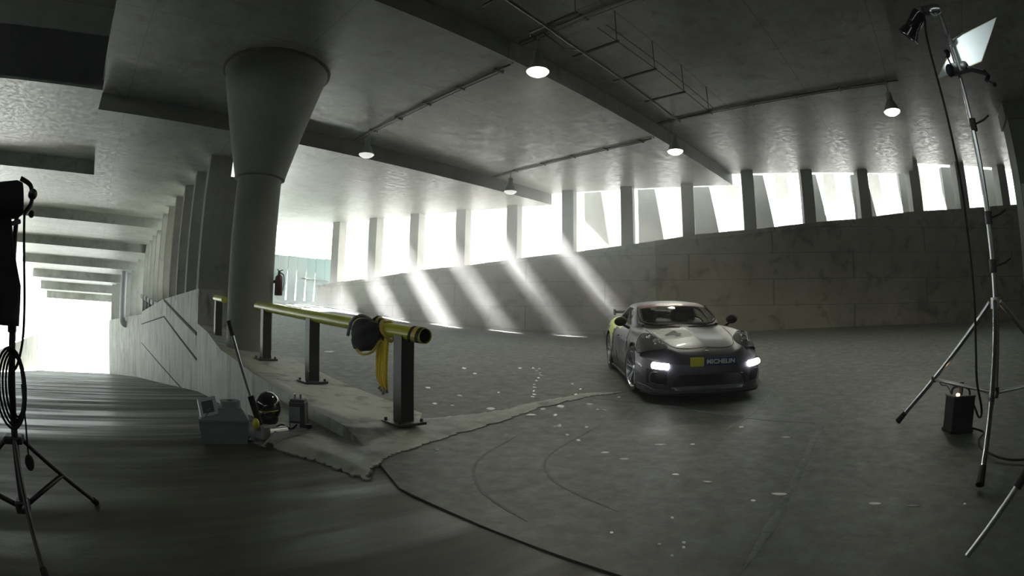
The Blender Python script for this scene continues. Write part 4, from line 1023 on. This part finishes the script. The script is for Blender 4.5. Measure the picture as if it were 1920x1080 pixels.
HX = [0.97, 0.78, 0.45, 0.0, -0.4, -0.8, -1.6, -2.2, -2.6, -3.1, -3.45]
HQ = [0.0, 0.5, 0.66, 0.80, 0.92, 1.0]
HT = [[0.56, 0.56, 0.565, 0.56, 0.54, 0.50],
      [0.655, 0.645, 0.67, 0.675, 0.625, 0.53],
      [0.745, 0.725, 0.755, 0.785, 0.72, 0.57],
      [0.815, 0.79, 0.815, 0.855, 0.79, 0.61],
      [0.885, 0.855, 0.86, 0.875, 0.81, 0.64],
      [0.93, 0.91, 0.90, 0.88, 0.81, 0.66],
      [0.93, 0.92, 0.91, 0.88, 0.82, 0.68],
      [0.95, 0.94, 0.94, 0.93, 0.87, 0.70],
      [0.97, 0.96, 0.96, 0.95, 0.88, 0.70],
      [0.97, 0.96, 0.95, 0.92, 0.83, 0.66],
      [0.90, 0.89, 0.88, 0.84, 0.76, 0.62]]
def halfw(x):
    return cinterp(x, [0.99, 0.97, 0.93, 0.84, 0.68, 0.4, 0.0, -0.5, -1.2, -1.8, -2.45, -2.9, -3.2, -3.38, -3.46], [0.0, 0.30, 0.50, 0.66, 0.78, 0.87, 0.90, 0.872, 0.868, 0.885, 0.925, 0.905, 0.85, 0.72, 0.3])
def Hs(x, q):
    return cinterp(q, HQ, [cinterp(x, HX, [row[k] for row in HT]) for k in range(6)])
OUT = [(0.985, 0), (0.98, 0.2), (0.955, 0.42), (0.90, 0.58), (0.80, 0.70), (0.62, 0.80), (0.40, 0.868), (0.15, 0.895), (-0.1, 0.898), (-0.5, 0.872), (-0.9, 0.866), (-1.3, 0.868), (-1.7, 0.88),
       (-2.1, 0.908), (-2.5, 0.925), (-2.85, 0.91), (-3.1, 0.87), (-3.28, 0.79), (-3.38, 0.68), (-3.44, 0.45), (-3.46, 0.2), (-3.46, 0)]
_o = catmull([(x, y, 0) for x, y in OUT], 24)
# even resampling of the outline
_d = [0]
for i in range(1, len(_o)): _d.append(_d[-1] + (_o[i] - _o[i - 1]).length)
def opt(s):
    s *= _d[-1]
    lo, hi = 0, len(_d) - 1
    while hi - lo > 1:
        m = (lo + hi) // 2
        if _d[m] <= s: lo = m
        else: hi = m
    t = (s - _d[lo]) / max(_d[hi] - _d[lo], 1e-9); return _o[lo].lerp(_o[hi], max(0, min(1, t)))
NT = 230
half = [opt(i / NT) for i in range(NT + 1)]
outl = [(p.x, max(p.y, 0)) for p in half] + [(p.x, -max(p.y, 0)) for p in half[-2:0:-1]]
NO = len(outl)
def rimz(x): return Hs(x, 1.0)
def bump(x, y, z):
    """plan offset of the body side at height z: (forward push at nose or tail, sideways push)"""
    zr = rimz(x)
    t = (zr - z) / (zr - 0.12)
    side = 0.012 * math.sin(PI * min(1, t * 1.2)) - 0.05 * max(0, t - 0.7) / 0.3
    if x > 0.3:
        side = 0.030 * math.sin(PI * min(1, t * 1.05)) - 0.01 * max(0, t - 0.8) / 0.2
    if -2.0 < x < -0.6: side -= 0.03 * math.sin(PI * t) * min(1, (x + 2.0) / 0.3) * min(1, (-0.6 - x) / 0.3)
    return side
SP = 36; TP = 46
rings = []
nrm2 = []
for i in range(NO):
    a, c = outl[i - 1], outl[(i + 1) % NO]; tx, ty = c[0] - a[0], c[1] - a[1]; l = math.hypot(tx, ty) or 1; nrm2.append((ty / l * -1 if False else ty / l, -tx / l))
for j in range(SP):
    t = j / (SP - 1); ring_ = []
    for i, (x, y) in enumerate(outl):
        zr = rimz(x); z = 0.12 + (zr - 0.12) * t; o_ = bump(x, y, z)
        nx, ny = nrm2[i]
        if nx * x + ny * y * 2 < 0 and abs(y) > 0.01 and ny * y < 0: nx, ny = -nx, -ny
        ring_.append([x + nx * o_, y + ny * o_, z])
    rings.append(ring_)
# orientation check of the outward normals
if (rings[SP // 2][0][0] - outl[0][0]) < 0:
    for j in range(SP):
        for i in range(NO):
            x, y = outl[i]; rings[j][i][0] = 2 * x - rings[j][i][0]; rings[j][i][1] = 2 * y - rings[j][i][1]
for j in range(1, TP + 1):
    t = j / TP; ring_ = []
    te = 1 - (1 - t) ** 1.0
    for x, y in outl:
        xs = min(max(x, -3.0), 0.45)
        q = 1 - te; px_ = xs + (x - xs) * q; py_ = y * q
        w = max(halfw(px_), 0.02)
        qq = min(1.0, abs(py_) / w) if te > 0 else 1.0
        z = Hs(px_, min(1, qq))
        # along the nose and tail the rim closes the surface
        if abs(x - xs) > 1e-6:
            dq = q; edge = rimz(x); k = max(0.0, (dq - 0.8) / 0.2) ** 1.5
            z = z * (1 - k) + edge * k
        ring_.append([px_, py_, z])
    rings.append(ring_)
WHEELS = [(0.0, 0.34), (-2.484, 0.345)]
AR = [0.372, 0.378]
body_v = [Vector(p) for r_ in rings for p in r_]
body_f = []; mats_i = []
hood_y = lambda x: True
def cls(c, j):
    x, y, z = c
    for (wx_, wz), ar_ in zip(WHEELS, AR):
        if (x - wx_) ** 2 + (z - wz) ** 2 < ar_ ** 2 and j < SP + 6 and abs(y) > 0.5: return None
    if x > 0.55 and j < SP:
        if abs(y) < 0.52 - 0.35 * max(0, (z - 0.2)) and 0.185 < z < 0.375: return None                 # central intake
        yy = abs(y)
        if 0.585 < yy < 0.80 and 0.24 < z < 0.43 and x > 0.6: return 'drk'
    # side intake ahead of the rear wheel
    if j < SP + 8 and abs(y) > 0.75 and -2.10 + (z - 0.4) * 0.28 < x < -1.93 + (z - 0.4) * 0.12 and 0.36 < z < 0.80: return 'drk'
    # lime flank graphic
    if abs(y) > 0.62 and j < SP + 14:
        if (-2.16 + (z - 0.4) * 0.25 > x > -2.46 and z > 0.60) or (-2.32 < x < -1.55 and z > 0.80 - 0.0 * x and z < 0.9 and x < -1.6) or (-3.3 < x < -2.45 and z > 0.80): return 'lime'
        if -2.10 + (z - 0.4) * 0.28 > x > -2.32 + 0.1 and 0.2 < z < 0.75: return 'lime'
    return 'paint'
groups = {'paint': [], 'drk': [], 'lime': []}
NR = len(rings)
for j in range(NR - 1):
    for i in range(NO):
        a = j * NO + i; b2 = j * NO + (i + 1) % NO; f = (a, b2, b2 + NO, a + NO)
        c = (body_v[a] + body_v[b2] + body_v[b2 + NO] + body_v[a + NO]) / 4
        k = cls(c, j)
        if k: groups[k].append(f)
# snap the arch edges onto a clean circle
used = set(v for fs in groups.values() for f in fs for v in f)
cnt = {}
for fs in groups.values():
    for f in fs:
        for v in f: cnt[v] = cnt.get(v, 0) + 1
for v, n_ in cnt.items():
    p = body_v[v]
    if n_ < 4:
        for (wx_, wz), ar_ in zip(WHEELS, AR):
            d = math.hypot(p.x - wx_, p.z - wz)
            if abs(d - ar_) < 0.035 and abs(p.y) > 0.5:
                s_ = ar_ / d; p.x = wx_ + (p.x - wx_) * s_; p.z = wz + (p.z - wz) * s_
def submesh(fs, name, mat, off=0.0, smooth=True, extra=None):
    ids = sorted(set(v for f in fs for v in f)); mp = {v: k for k, v in enumerate(ids)}
    b = B(); b.add([body_v[v] for v in ids], [[mp[v] for v in f] for f in fs], smooth)
    return b.build(name, mat, car, local=True)
allf = groups['paint'] + groups['lime']
ids = sorted(set(v for f in allf for v in f)); mp = {v: k for k, v in enumerate(ids)}
b = B(); b.add([body_v[v] for v in ids], [[mp[v] for v in f] for f in allf], True)
body = b.build('body', M['paint'], car, local=True, merge=False)
body.data.materials.append(M['lime'])
for k, p in enumerate(body.data.polygons): p.material_index = 0 if k < len(groups['paint']) else 1
bm = bmesh.new(); bm.from_mesh(body.data); bmesh.ops.remove_doubles(bm, verts=bm.verts[:], dist=1e-5); bmesh.ops.recalc_face_normals(bm, faces=bm.faces[:]); [setattr(e, 'smooth', False) for e in bm.edges if len(e.link_faces) == 2 and e.calc_face_angle(0) > 0.9]; bm.to_mesh(body.data); bm.free()
# side intakes and lamp pockets (dark)
for nm, test in (('side_intake', lambda c: c.x < 0 and c.y > 0), ('side_intake', lambda c: c.x < 0 and c.y < 0), ('lamp_pocket', lambda c: c.x > 0 and c.y > 0), ('lamp_pocket', lambda c: c.x > 0 and c.y < 0)):
    fs_ = [f for f in groups['drk'] if test(body_v[f[0]])]
    if fs_: submesh(fs_, nm, M['car_black'])
# underbody, arch liners, intake box
b = B(); b.prism([(x * 0.985, y * 0.97) for x, y in outl[::6]], 0.105, 0.14); b.build('underbody', M['car_black'], car, local=True)
for (wx_, wz) in WHEELS:
    for s in (-1, 1):
        b = B(); vs = []; n = 28
        for k in range(n + 1):
            a = R(-35) + R(250) * k / n
            for yy in (0.50, 0.885):
                vs.append((wx_ + 0.374 * math.cos(a), s * yy, wz + 0.374 * math.sin(a)))
        b.add(vs, [(2 * k, 2 * k + 1, 2 * k + 3, 2 * k + 2) for k in range(n)], True)
        vs2 = [(wx_ + 0.374 * math.cos(R(-35) + R(250) * k / n), s * 0.50, wz + 0.374 * math.sin(R(-35) + R(250) * k / n)) for k in range(n + 1)]
        b.add(vs2, [list(range(n + 1))])
        b.build('arch_liner', M['car_black'], car, local=True)
b = B(); b.box(0.45, 0.72, -0.56, 0.56, 0.13, 0.42); b.build('intake_core', M['car_black'], car, local=True)
for k in range(5):
    zz = 0.21 + 0.033 * k; B().tube([(0.80, -0.47, zz), (0.83, -0.2, zz), (0.83, 0.2, zz), (0.80, 0.47, zz)], 0.003, 4).build('grille_bar', M['car_black'], car, local=True)
# rim around the central intake and splitter lip
B().tube(catmull([(0.905, -0.52, 0.19), (0.925, -0.49, 0.28), (0.955, -0.42, 0.372), (0.985, -0.2, 0.382), (0.99, 0, 0.384), (0.985, 0.2, 0.382), (0.955, 0.42, 0.372), (0.925, 0.49, 0.28), (0.905, 0.52, 0.19)], 6), 0.013, 8).build('intake_rim', M['paint'], car, local=True)
b = B(); vs = []; n = 0
lipo = [(0.56, 0.86), (0.72, 0.80), (0.88, 0.68), (0.97, 0.48), (1.02, 0.22), (1.025, 0), (1.02, -0.22), (0.97, -0.48), (0.88, -0.68), (0.72, -0.80), (0.56, -0.86)]
lo_ = [Vector((x, y, 0)) for x, y in lipo]; lo_ = catmull(lo_, 5)
poly = [(p.x, p.y) for p in lo_] + [(0.5, -0.7), (0.5, 0.7)]
b.prism(poly, 0.105, 0.130); b.build('splitter', M['car_black'], car, local=True)
b = B(); b.prism([(p.x - 0.018, p.y * 0.985) for p in lo_] + [(0.5, -0.7), (0.5, 0.7)], 0.130, 0.172); b.build('lip', M['paint'], car, local=True)
# silver blade under the intake
b = B(); b.add([(0.92, -0.49, 0.170), (0.92, 0.49, 0.170), (1.0, 0.45, 0.172), (1.0, -0.45, 0.172), (0.92, -0.49, 0.212), (0.92, 0.49, 0.212), (0.975, 0.46, 0.205), (0.975, -0.46, 0.205)],
    [(0, 3, 2, 1), (4, 5, 6, 7), (0, 1, 5, 4), (1, 2, 6, 5), (2, 3, 7, 6), (3, 0, 4, 7)]); b.build('intake_blade', plain('satin grey metal', (0.32, 0.33, 0.34), 0.3, 0.8), car, local=True)
# front corner flicks
for s in (-1, 1):
    B().tube([(0.84, s * 0.72, 0.17), (0.70, s * 0.82, 0.20), (0.50, s * 0.885, 0.215)], [0.008, 0.018, 0.012], 6).build('corner_flick', M['paint'], car, local=True)

def surf(x, y):
    """height of the bonnet surface"""
    return Hs(x, min(1, abs(y) / max(halfw(x), 0.02)))
# daytime lights
for s in (-1, 1):
    pts = [(0.942, s * 0.555, 0.475), (0.910, s * 0.62, 0.478), (0.86, s * 0.69, 0.482), (0.80, s * 0.745, 0.485)]
    b = B(); b.tube(catmull(pts, 5), [0.03] + [0.042] * 14 + [0.03], 10); b.build('daytime_light', M['drl'], car, local=True)
    # round vents lower bumper pocket edge
    B().tube(catmull([(0.92, s * 0.59, 0.385), (0.80, s * 0.75, 0.39), (0.79, s * 0.765, 0.26), (0.90, s * 0.62, 0.24)], 5), 0.006, 6, closed=False).build('pocket_edge', M['paint'], car, local=True)
    # headlamp: dark bowl with lens, following the wing surface
    hx, hy = 0.45, 0.675
    b = B(); nr, na = 8, 30; vs = []; ang = R(-18) * s
    for r_ in range(nr + 1):
        for a_ in range(na):
            th = 2 * PI * a_ / na; rr_ = r_ / nr
            u = 0.33 * math.cos(th) * rr_; v = (0.158 - 0.035 * math.cos(th)) * math.sin(th) * rr_
            X_ = hx + u * math.cos(ang) - v * math.sin(ang); Y_ = s * hy + u * math.sin(ang) + v * math.cos(ang)
            vs.append((X_, Y_, surf(X_, Y_) + 0.008 + 0.022 * (1 - rr_ ** 2)))
    fs = [(r_ * na + a_, r_ * na + (a_ + 1) % na, (r_ + 1) * na + (a_ + 1) % na, (r_ + 1) * na + a_) for r_ in range(nr) for a_ in range(na)]
    b.add(vs, fs, True); hl = b.build('headlight', M['lens_glass'], car, local=True)
    b = B(); b.add([(v[0], v[1], surf(v[0], v[1]) + 0.005) for v in vs], fs, True); b.build('headlight_bowl', M['car_black'], car, local=True)
    for (dx, dy, r_) in ((0.10, 0.0, 0.052), (-0.06, -0.005, 0.062)):
        X_, Y_ = hx + dx, s * (hy + dy) + dx * math.tan(ang); z_ = surf(X_, Y_) + 0.008
        B().lathe((X_, Y_, z_ + 0.004), [(r_, 0), (r_ * 0.95, 0.014), (r_ * 0.8, 0.010), (r_ * 0.7, 0.0)], 24, (0.75, 0, 0.66)).build('lamp_ring', M['chrome'], hl, local=True)
        B().ell((X_, Y_, z_), (r_ * 0.66, r_ * 0.66, r_ * 0.3), 16, 10, frame_to((0.75, 0, 0.66))).build('lamp_lens', M['rim_metal'], hl, local=True)
    for (dx, dy) in ((0.17, 0.05), (0.17, -0.05), (-0.16, 0.05), (-0.16, -0.045)):
        X_, Y_ = hx + dx, s * (hy + dy) + dx * math.tan(ang)
        B().ell((X_, Y_, surf(X_, Y_) + 0.012), (0.018, 0.016, 0.012), 12, 8).build('lamp_dot', M['paper'], hl, local=True)
    B().tube(catmull([(vs[-na + k][0], vs[-na + k][1], vs[-na + k][2] - 0.004) for k in list(range(na)) + [0]], 2), 0.005, 6).build('headlight_rim', M['car_black'], car, local=True)
    # bonnet shut line
    pts = [(0.70, s * 0.02), (0.70, s * 0.25), (0.63, s * 0.42), (0.45, s * 0.50), (0.1, s * 0.58), (-0.35, s * 0.62)]
    B().tube([(x, y, surf(x, y) + 0.0015) for x, y, _ in catmull([(x, y, 0) for x, y in pts], 6)], 0.0045, 4).build('bonnet_seam', M['car_black'], car, local=True)
    # door shut lines
    pts = [(-0.62, 0.80, 0.875), (-0.58, 0.868, 0.72), (-0.57, 0.876, 0.5), (-0.62, 0.870, 0.3), (-0.75, 0.862, 0.22), (-1.6, 0.862, 0.22), (-1.78, 0.872, 0.4), (-1.80, 0.876, 0.62), (-1.78, 0.82, 0.86)]
    B().tube([(x, s * y, z) for x, y, z in pts], 0.004, 4).build('door_seam', M['car_black'], car, local=True)
    B().bbox((-1.55, s * 0.878, 0.70), (0.17, 0.02, 0.03), 0.008).build('door_handle', M['paint'], car, local=True)
    # side sill blade
    B().bbox((-1.25, s * 0.865, 0.135), (1.55, 0.05, 0.035), 0.01).build('side_skirt', M['car_black'], car, local=True)

# greenhouse
GX = [-0.40, -0.55, -0.72, -0.95, -1.28, -1.75, -2.15, -2.55, -2.9, -3.15]
ZC = [0.895, 0.975, 1.055, 1.140, 1.225, 1.262, 1.245, 1.165, 1.06, 0.985]
YB = [0.06, 0.46, 0.66, 0.74, 0.775, 0.785, 0.77, 0.71, 0.60, 0.45]
YP = [0.05, 0.44, 0.62, 0.63, 0.585, 0.565, 0.55, 0.50, 0.42, 0.34]
ZP = [0.892, 0.915, 0.955, 1.055, 1.170, 1.200, 1.180, 1.105, 1.02, 0.96]
GN, GP = 72, 14
gv = []; gx_s = []
for i in range(GN + 1):
    t = i / GN; x = -0.40 - 2.75 * t
    zc_, yb, yp, zp = (cinterp(x, GX, T_) for T_ in (ZC, YB, YP, ZP))
    zb_ = surf(x, yb) - 0.01
    pts = [(yb, zb_), (yb + (yp - yb) * 0.5 + 0.018, zb_ + (zp - zb_) * 0.5), (yp, zp), (yp * 0.80, zp + (zc_ - zp) * 0.55), (yp * 0.45, zp + (zc_ - zp) * 0.88), (0, zc_)]
    cc = catmull([(0, a, c_) for a, c_ in pts], GP // 2)
    row = [(x, p.y, p.z) for p in cc] + [(x, -p.y, p.z) for p in cc[-2::-1]]
    gv.append(row); gx_s.append(x)
GM = len(gv[0]); HG = GP          # index of the roof edge point in the half profile
flat = [Vector(p) for r_ in gv for p in r_]
gg = {'roof': [], 'windshield': [], 'sunstrip': [], 'side_window_r': [], 'side_window_l': [], 'rear_window': []}
ctr = (GM - 1) / 2
for i in range(GN):
    x = (gx_s[i] + gx_s[i + 1]) / 2
    for k in range(GM - 1):
        f = (i * GM + k, i * GM + k + 1, (i + 1) * GM + k + 1, (i + 1) * GM + k)
        kk = k + 0.5; e = kk if kk < ctr else GM - 1 - kk      # steps from the base
        if e > HG + 0.6:
            if x > -1.13: part_ = 'windshield'
            elif x > -1.33: part_ = 'sunstrip'
            elif x < -2.30 and x > -2.95: part_ = 'rear_window'
            else: part_ = 'roof'
        elif 1.2 < e < HG - 1.6 and -1.02 + (HG - e) * 0.035 - 0.28 > x - 0.0 and x > -2.25 - 0.0 + e * 0.02: part_ = 'side_window_l' if kk < ctr else 'side_window_r'
        else: part_ = 'roof'
        gg[part_].append(f)
def gsub(fs, name, mat):
    ids = sorted(set(v for f in fs for v in f)); mp = {v: k for k, v in enumerate(ids)}
    b = B(); b.add([flat[v] for v in ids], [[mp[v] for v in f] for f in fs], True); return b.build(name, mat, car, local=True)
gsub(gg['roof'], 'roof', M['paint']); gsub(gg['windshield'], 'windshield', M['car_glass']); gsub(gg['sunstrip'], 'sunstrip', M['car_red'])
gsub(gg['side_window_l'], 'side_window', M['car_glass']); gsub(gg['side_window_r'], 'side_window', M['car_glass']); gsub(gg['rear_window'], 'rear_window', M['car_glass'])
# black surround of the windshield
for s in (-1, 1):
    ids_ = [i for i in range(GN + 1) if -1.22 < gx_s[i] < -0.5]
    pts = [Vector(gv[i][HG + 1 if s > 0 else GM - 2 - HG]) + Vector((0, 0, 0.003)) for i in ids_[::3]]
    B().tube(pts, 0.022, 6).build('windshield_trim', M['car_black'], car, local=True)
# cabin
b = B(); b.box(-2.35, -0.62, -0.66, 0.66, 0.30, 0.36); b.build('cabin_floor', M['car_black'], car, local=True)
b = B(); b.obox((-0.80, 0, 0.86), (0.34, 1.24, 0.12)); b.build('dashboard', M['car_black'], car, local=True)
b = B(); b.obox((-2.30, 0, 0.78), (0.05, 1.2, 0.5)); b.build('bulkhead', M['car_black'], car, local=True)
for s in (-1, 1):
    b = B(); b.bbox((-1.50, s * 0.36, 0.50), (0.5, 0.46, 0.2), 0.05); b.bbox((-1.80, s * 0.36, 0.80), (0.16, 0.44, 0.62), 0.06, Matrix.Rotation(R(-12), 3, 'Y')); b.bbox((-1.88, s * 0.36, 1.06), (0.12, 0.28, 0.18), 0.05)
    b.build('seat', M['seat_mat'], car, local=True)
B().lathe((-1.05, 0.36, 0.86), [(0.16, 0), (0.175, 0.012), (0.16, 0.024), (0.15, 0.012)], 28, (0.9, 0, 0.42), closed=True).build('steering_wheel', M['car_black'], car, local=True)
for pts in ([(-1.95, -0.62, 0.4), (-1.95, -0.60, 1.0), (-1.93, -0.48, 1.16), (-1.92, 0, 1.19), (-1.93, 0.48, 1.16), (-1.95, 0.60, 1.0), (-1.95, 0.62, 0.4)],
            [(-1.93, 0.5, 1.15), (-2.28, -0.45, 0.72)], [(-1.93, -0.5, 1.15), (-2.28, 0.45, 0.72)],
            [(-1.93, 0.50, 1.14), (-1.35, 0.52, 1.12), (-0.82, 0.58, 0.92)], [(-1.93, -0.50, 1.14), (-1.35, -0.52, 1.12), (-0.82, -0.58, 0.92)]):
    B().tube(catmull(pts, 4) if len(pts) > 2 else pts, 0.02, 8).build('roll_cage', M['cage'], car, local=True)
# mirrors
for s in (-1, 1):
    b = B(); b.ell((-0.80, s * 0.935, 0.965), (0.07, 0.10, 0.072), 20, 14); mi = b.build('mirror', M['car_black'], car, local=True)
    B().tube([(-0.74, s * 0.80, 0.865), (-0.77, s * 0.87, 0.90), (-0.79, s * 0.91, 0.93)], [0.022, 0.018, 0.022], 8).build('mirror_arm', M['car_black'], mi, local=True)
# rear wing
b = B(); prof = [(-3.22, 1.00), (-3.30, 1.035), (-3.42, 1.05), (-3.50, 1.035), (-3.42, 1.02), (-3.30, 1.00)]
b.prism([(x, z) for x, z in prof], -0.68, 0.68, Matrix(((1, 0, 0), (0, 0, 1), (0, 1, 0)))); wg = b.build('rear_wing', M['car_black'], car, local=True)
for s in (-1, 1):
    B().bbox((-3.37, s * 0.685, 1.02), (0.30, 0.012, 0.12), 0.004).build('end_plate', M['car_black'], wg, local=True)
    b = B(); b.add([(-3.18, s * 0.42 - 0.008, 0.93), (-3.32, s * 0.42 - 0.008, 0.93), (-3.42, s * 0.42 - 0.008, 1.02), (-3.32, s * 0.42 - 0.008, 1.02),
        (-3.18, s * 0.42 + 0.008, 0.93), (-3.32, s * 0.42 + 0.008, 0.93), (-3.42, s * 0.42 + 0.008, 1.02), (-3.32, s * 0.42 + 0.008, 1.02)],
        [(0, 1, 2, 3), (7, 6, 5, 4), (0, 4, 5, 1), (1, 5, 6, 2), (2, 6, 7, 3), (3, 7, 4, 0)]); b.build('wing_support', M['car_black'], wg, local=True)
# wheels
for (wx_, wz), rt in zip(WHEELS, (0.335, 0.34)):
    for s in (-1, 1):
        yo = 0.895 if rt < 0.337 else 0.915; yi = yo - 0.25
        ax = (0, s, 0); c = (wx_, 0, rt)
        w = B().lathe(c, [(0.255, yi), (rt - 0.03, yi), (rt - 0.005, yi + 0.03), (rt, yi + 0.06), (rt, yo - 0.06), (rt - 0.006, yo - 0.028), (rt - 0.03, yo), (0.262, yo), (0.250, yo - 0.012), (0.250, yi + 0.02)], 48, ax, closed=True).build('wheel', M['tyre'], car, local=True)
        B().lathe(c, [(0.262, yo - 0.004), (0.262, yo - 0.02), (0.243, yo - 0.03), (0.238, yi + 0.03), (0.255, yi + 0.01), (0.228, yi + 0.03), (0.232, yo - 0.035), (0.243, yo - 0.008)], 48, ax, closed=True).build('rim', M['rim_metal'], w, local=True)
        sp = B()
        for k in range(5):
            for dk in (-0.16, 0.16):
                a = 2 * PI * k / 5 + 0.3
                ux, uz = math.cos(a), math.sin(a); vx, vz = math.cos(a + dk), math.sin(a + dk)
                p0 = Vector((wx_ + 0.04 * ux, s * (yo - 0.050), rt + 0.04 * uz)); p1 = Vector((wx_ + 0.243 * vx, s * (yo - 0.022), rt + 0.243 * vz))
                dd = (p1 - p0).normalized(); sd_ = dd.cross(Vector((0, 1, 0))).normalized()
                m_ = Matrix((( dd.x, sd_.x, dd.cross(sd_).x), (dd.y, sd_.y, dd.cross(sd_).y), (dd.z, sd_.z, dd.cross(sd_).z)))
                sp.obox((p0 + p1) / 2, ((p1 - p0).length, 0.020, 0.022), m_)
        sp.build('spokes', M['rim_metal'], w, local=True)
        B().lathe(c, [(0, yo - 0.03), (0.035, yo - 0.03), (0.06, yo - 0.045), (0.06, yo - 0.08), (0, yo - 0.08)], 24, ax).build('hub', M['rim_metal'], w, local=True)
        B().lathe(c, [(0, yo - 0.11), (0.17, yo - 0.11), (0.17, yo - 0.13), (0, yo - 0.13)], 32, ax).build('brake_disc', M['grey_plastic'], w, local=True)
# front wheels turned slightly to the left
for s in (-1, 1):
    pv = Matrix.Translation((0, s * 0.80, 0)) @ Matrix.Rotation(R(9), 4, 'Z') @ Matrix.Translation((0, -s * 0.80, 0))
    for o in [c for c in car.children if c.name.startswith('wheel')]:
        bb = o.data.vertices[0].co
        if abs(bb.x) < 0.5 and bb.y * s > 0.3 and not o.get('turned'):
            o['turned'] = 1
            for m in [o] + list(o.children): m.data.transform(pv)
for o in car.children:
    if 'turned' in o: del o['turned']
# number square, badge, plate and lettering
def patch(name, mat, cx_, cy_, w_, h_, rot, up=0.004, n=8):
    b = B(); vs = []
    for j in range(n + 1):
        for i in range(n + 1):
            u = (i / n - 0.5) * w_; v = (j / n - 0.5) * h_; x = cx_ + u * math.cos(rot) - v * math.sin(rot); y = cy_ + u * math.sin(rot) + v * math.cos(rot)
            vs.append((x, y, surf(x, y) + up))
    b.add(vs, [(j * (n + 1) + i, j * (n + 1) + i + 1, (j + 1) * (n + 1) + i + 1, (j + 1) * (n + 1) + i) for j in range(n) for i in range(n)], True)
    return b.build(name, mat, car, local=True)
npch = patch('number_square', M['white_decal'], -0.03, -0.27, 0.44, 0.52, R(4))
def text_mesh(name, txt, size, mat, parent, mat4, wide=1.0, bold=0.0, drape=None):
    cu = bpy.data.curves.new(name, 'FONT'); cu.body = txt; cu.size = size; cu.align_x = 'CENTER'; cu.align_y = 'CENTER'; cu.extrude = 0.001; cu.offset = bold
    t = bpy.data.objects.new(name, cu); COL.objects.link(t)
    bpy.context.view_layer.update()
    me = bpy.data.meshes.new_from_object(t.evaluated_get(bpy.context.evaluated_depsgraph_get()))
    bpy.data.objects.remove(t)
    for v in me.vertices:
        p = mat4 @ Vector((v.co.x * wide, v.co.y, v.co.z))
        if drape: p = drape(p)
        v.co = p
    me.materials.append(mat); o = bpy.data.objects.new(name, me); COL.objects.link(o); o.parent = parent; WM[o.name] = WM[parent.name]
    return o
Mt = Matrix.Translation((-0.03, -0.27, 0)) @ Matrix.Rotation(R(94), 4, 'Z')
text_mesh('number', '4', 0.42, M['car_black'], npch, Mt, 1.15, 0.012, drape=lambda p: Vector((p.x, p.y, surf(p.x, p.y) + 0.009 + p.z)))
B().ell((0.80, 0, surf(0.80, 0) + 0.003), (0.035, 0.028, 0.006), 16, 8).build('badge', plain('brass badge', (0.45, 0.36, 0.16), 0.3, 0.8), car, local=True)
# plate: follows the curved nose, upright
mp_ = Matrix(((0, 0, 1, 1.008), (1, 0, 0, 0.0), (0, 1, 0, 0.475), (0, 0, 0, 1)))
def nose(p):          # bend back with the nose outline
    return Vector((p.x - 0.16 * p.y * p.y - 0.25 * (p.z - 0.475) * 0.3, p.y, p.z))
def bent_panel(name, mat, y0, y1, z0, z1, xo, parent=car):
    b = B(); n = 12; vs = []
    for dx in (0, -0.014):
        for j in (0, 1):
            for i in range(n + 1):
                y = y0 + (y1 - y0) * i / n; vs.append(nose(Vector((xo + dx, y, z0 + (z1 - z0) * j))))
    N_ = n + 1; fs = [(i, i + 1, N_ + i + 1, N_ + i) for i in range(n)] + [(2 * N_ + i, 3 * N_ + i, 3 * N_ + i + 1, 2 * N_ + i + 1) for i in range(n)]
    fs += [(i, 2 * N_ + i, 2 * N_ + i + 1, i + 1) for i in range(n)] + [(N_ + i, N_ + i + 1, 3 * N_ + i + 1, 3 * N_ + i) for i in range(n)]
    fs += [(0, N_, 3 * N_, 2 * N_), (n, 2 * N_ + n, 3 * N_ + n, N_ + n)]
    b.add(vs, fs); return b.build(name, mat, parent, local=True)
pl = bent_panel('number_plate', plain('plate blue', (0.03, 0.05, 0.16), 0.35), -0.10, 0.36, 0.478, 0.582, 1.004)
bent_panel('yellow_panel', plain('plate yellow', (0.72, 0.66, 0.04), 0.4), -0.28, -0.10, 0.473, 0.587, 1.004, pl)
Mt = Matrix(((0, 0, 1, 1.006), (1, 0, 0, 0.135), (0, 1, 0, 0.528), (0, 0, 0, 1)))
text_mesh('lettering', 'MICHELIN', 0.080, plain('plate white', (0.8, 0.8, 0.8), 0.4), pl, Mt, 1.13, 0.002, drape=nose)
# door roundel
for s in (-1, 1):
    b = B(); b.lathe((-0.33, s * 0.908, 0.60), [(0.115, 0), (0.13, 0), (0.13, -0.02), (0.115, -0.02)], 28, (0, s, 0), closed=True); b.build('door_roundel', M['white_decal'], car, local=True)
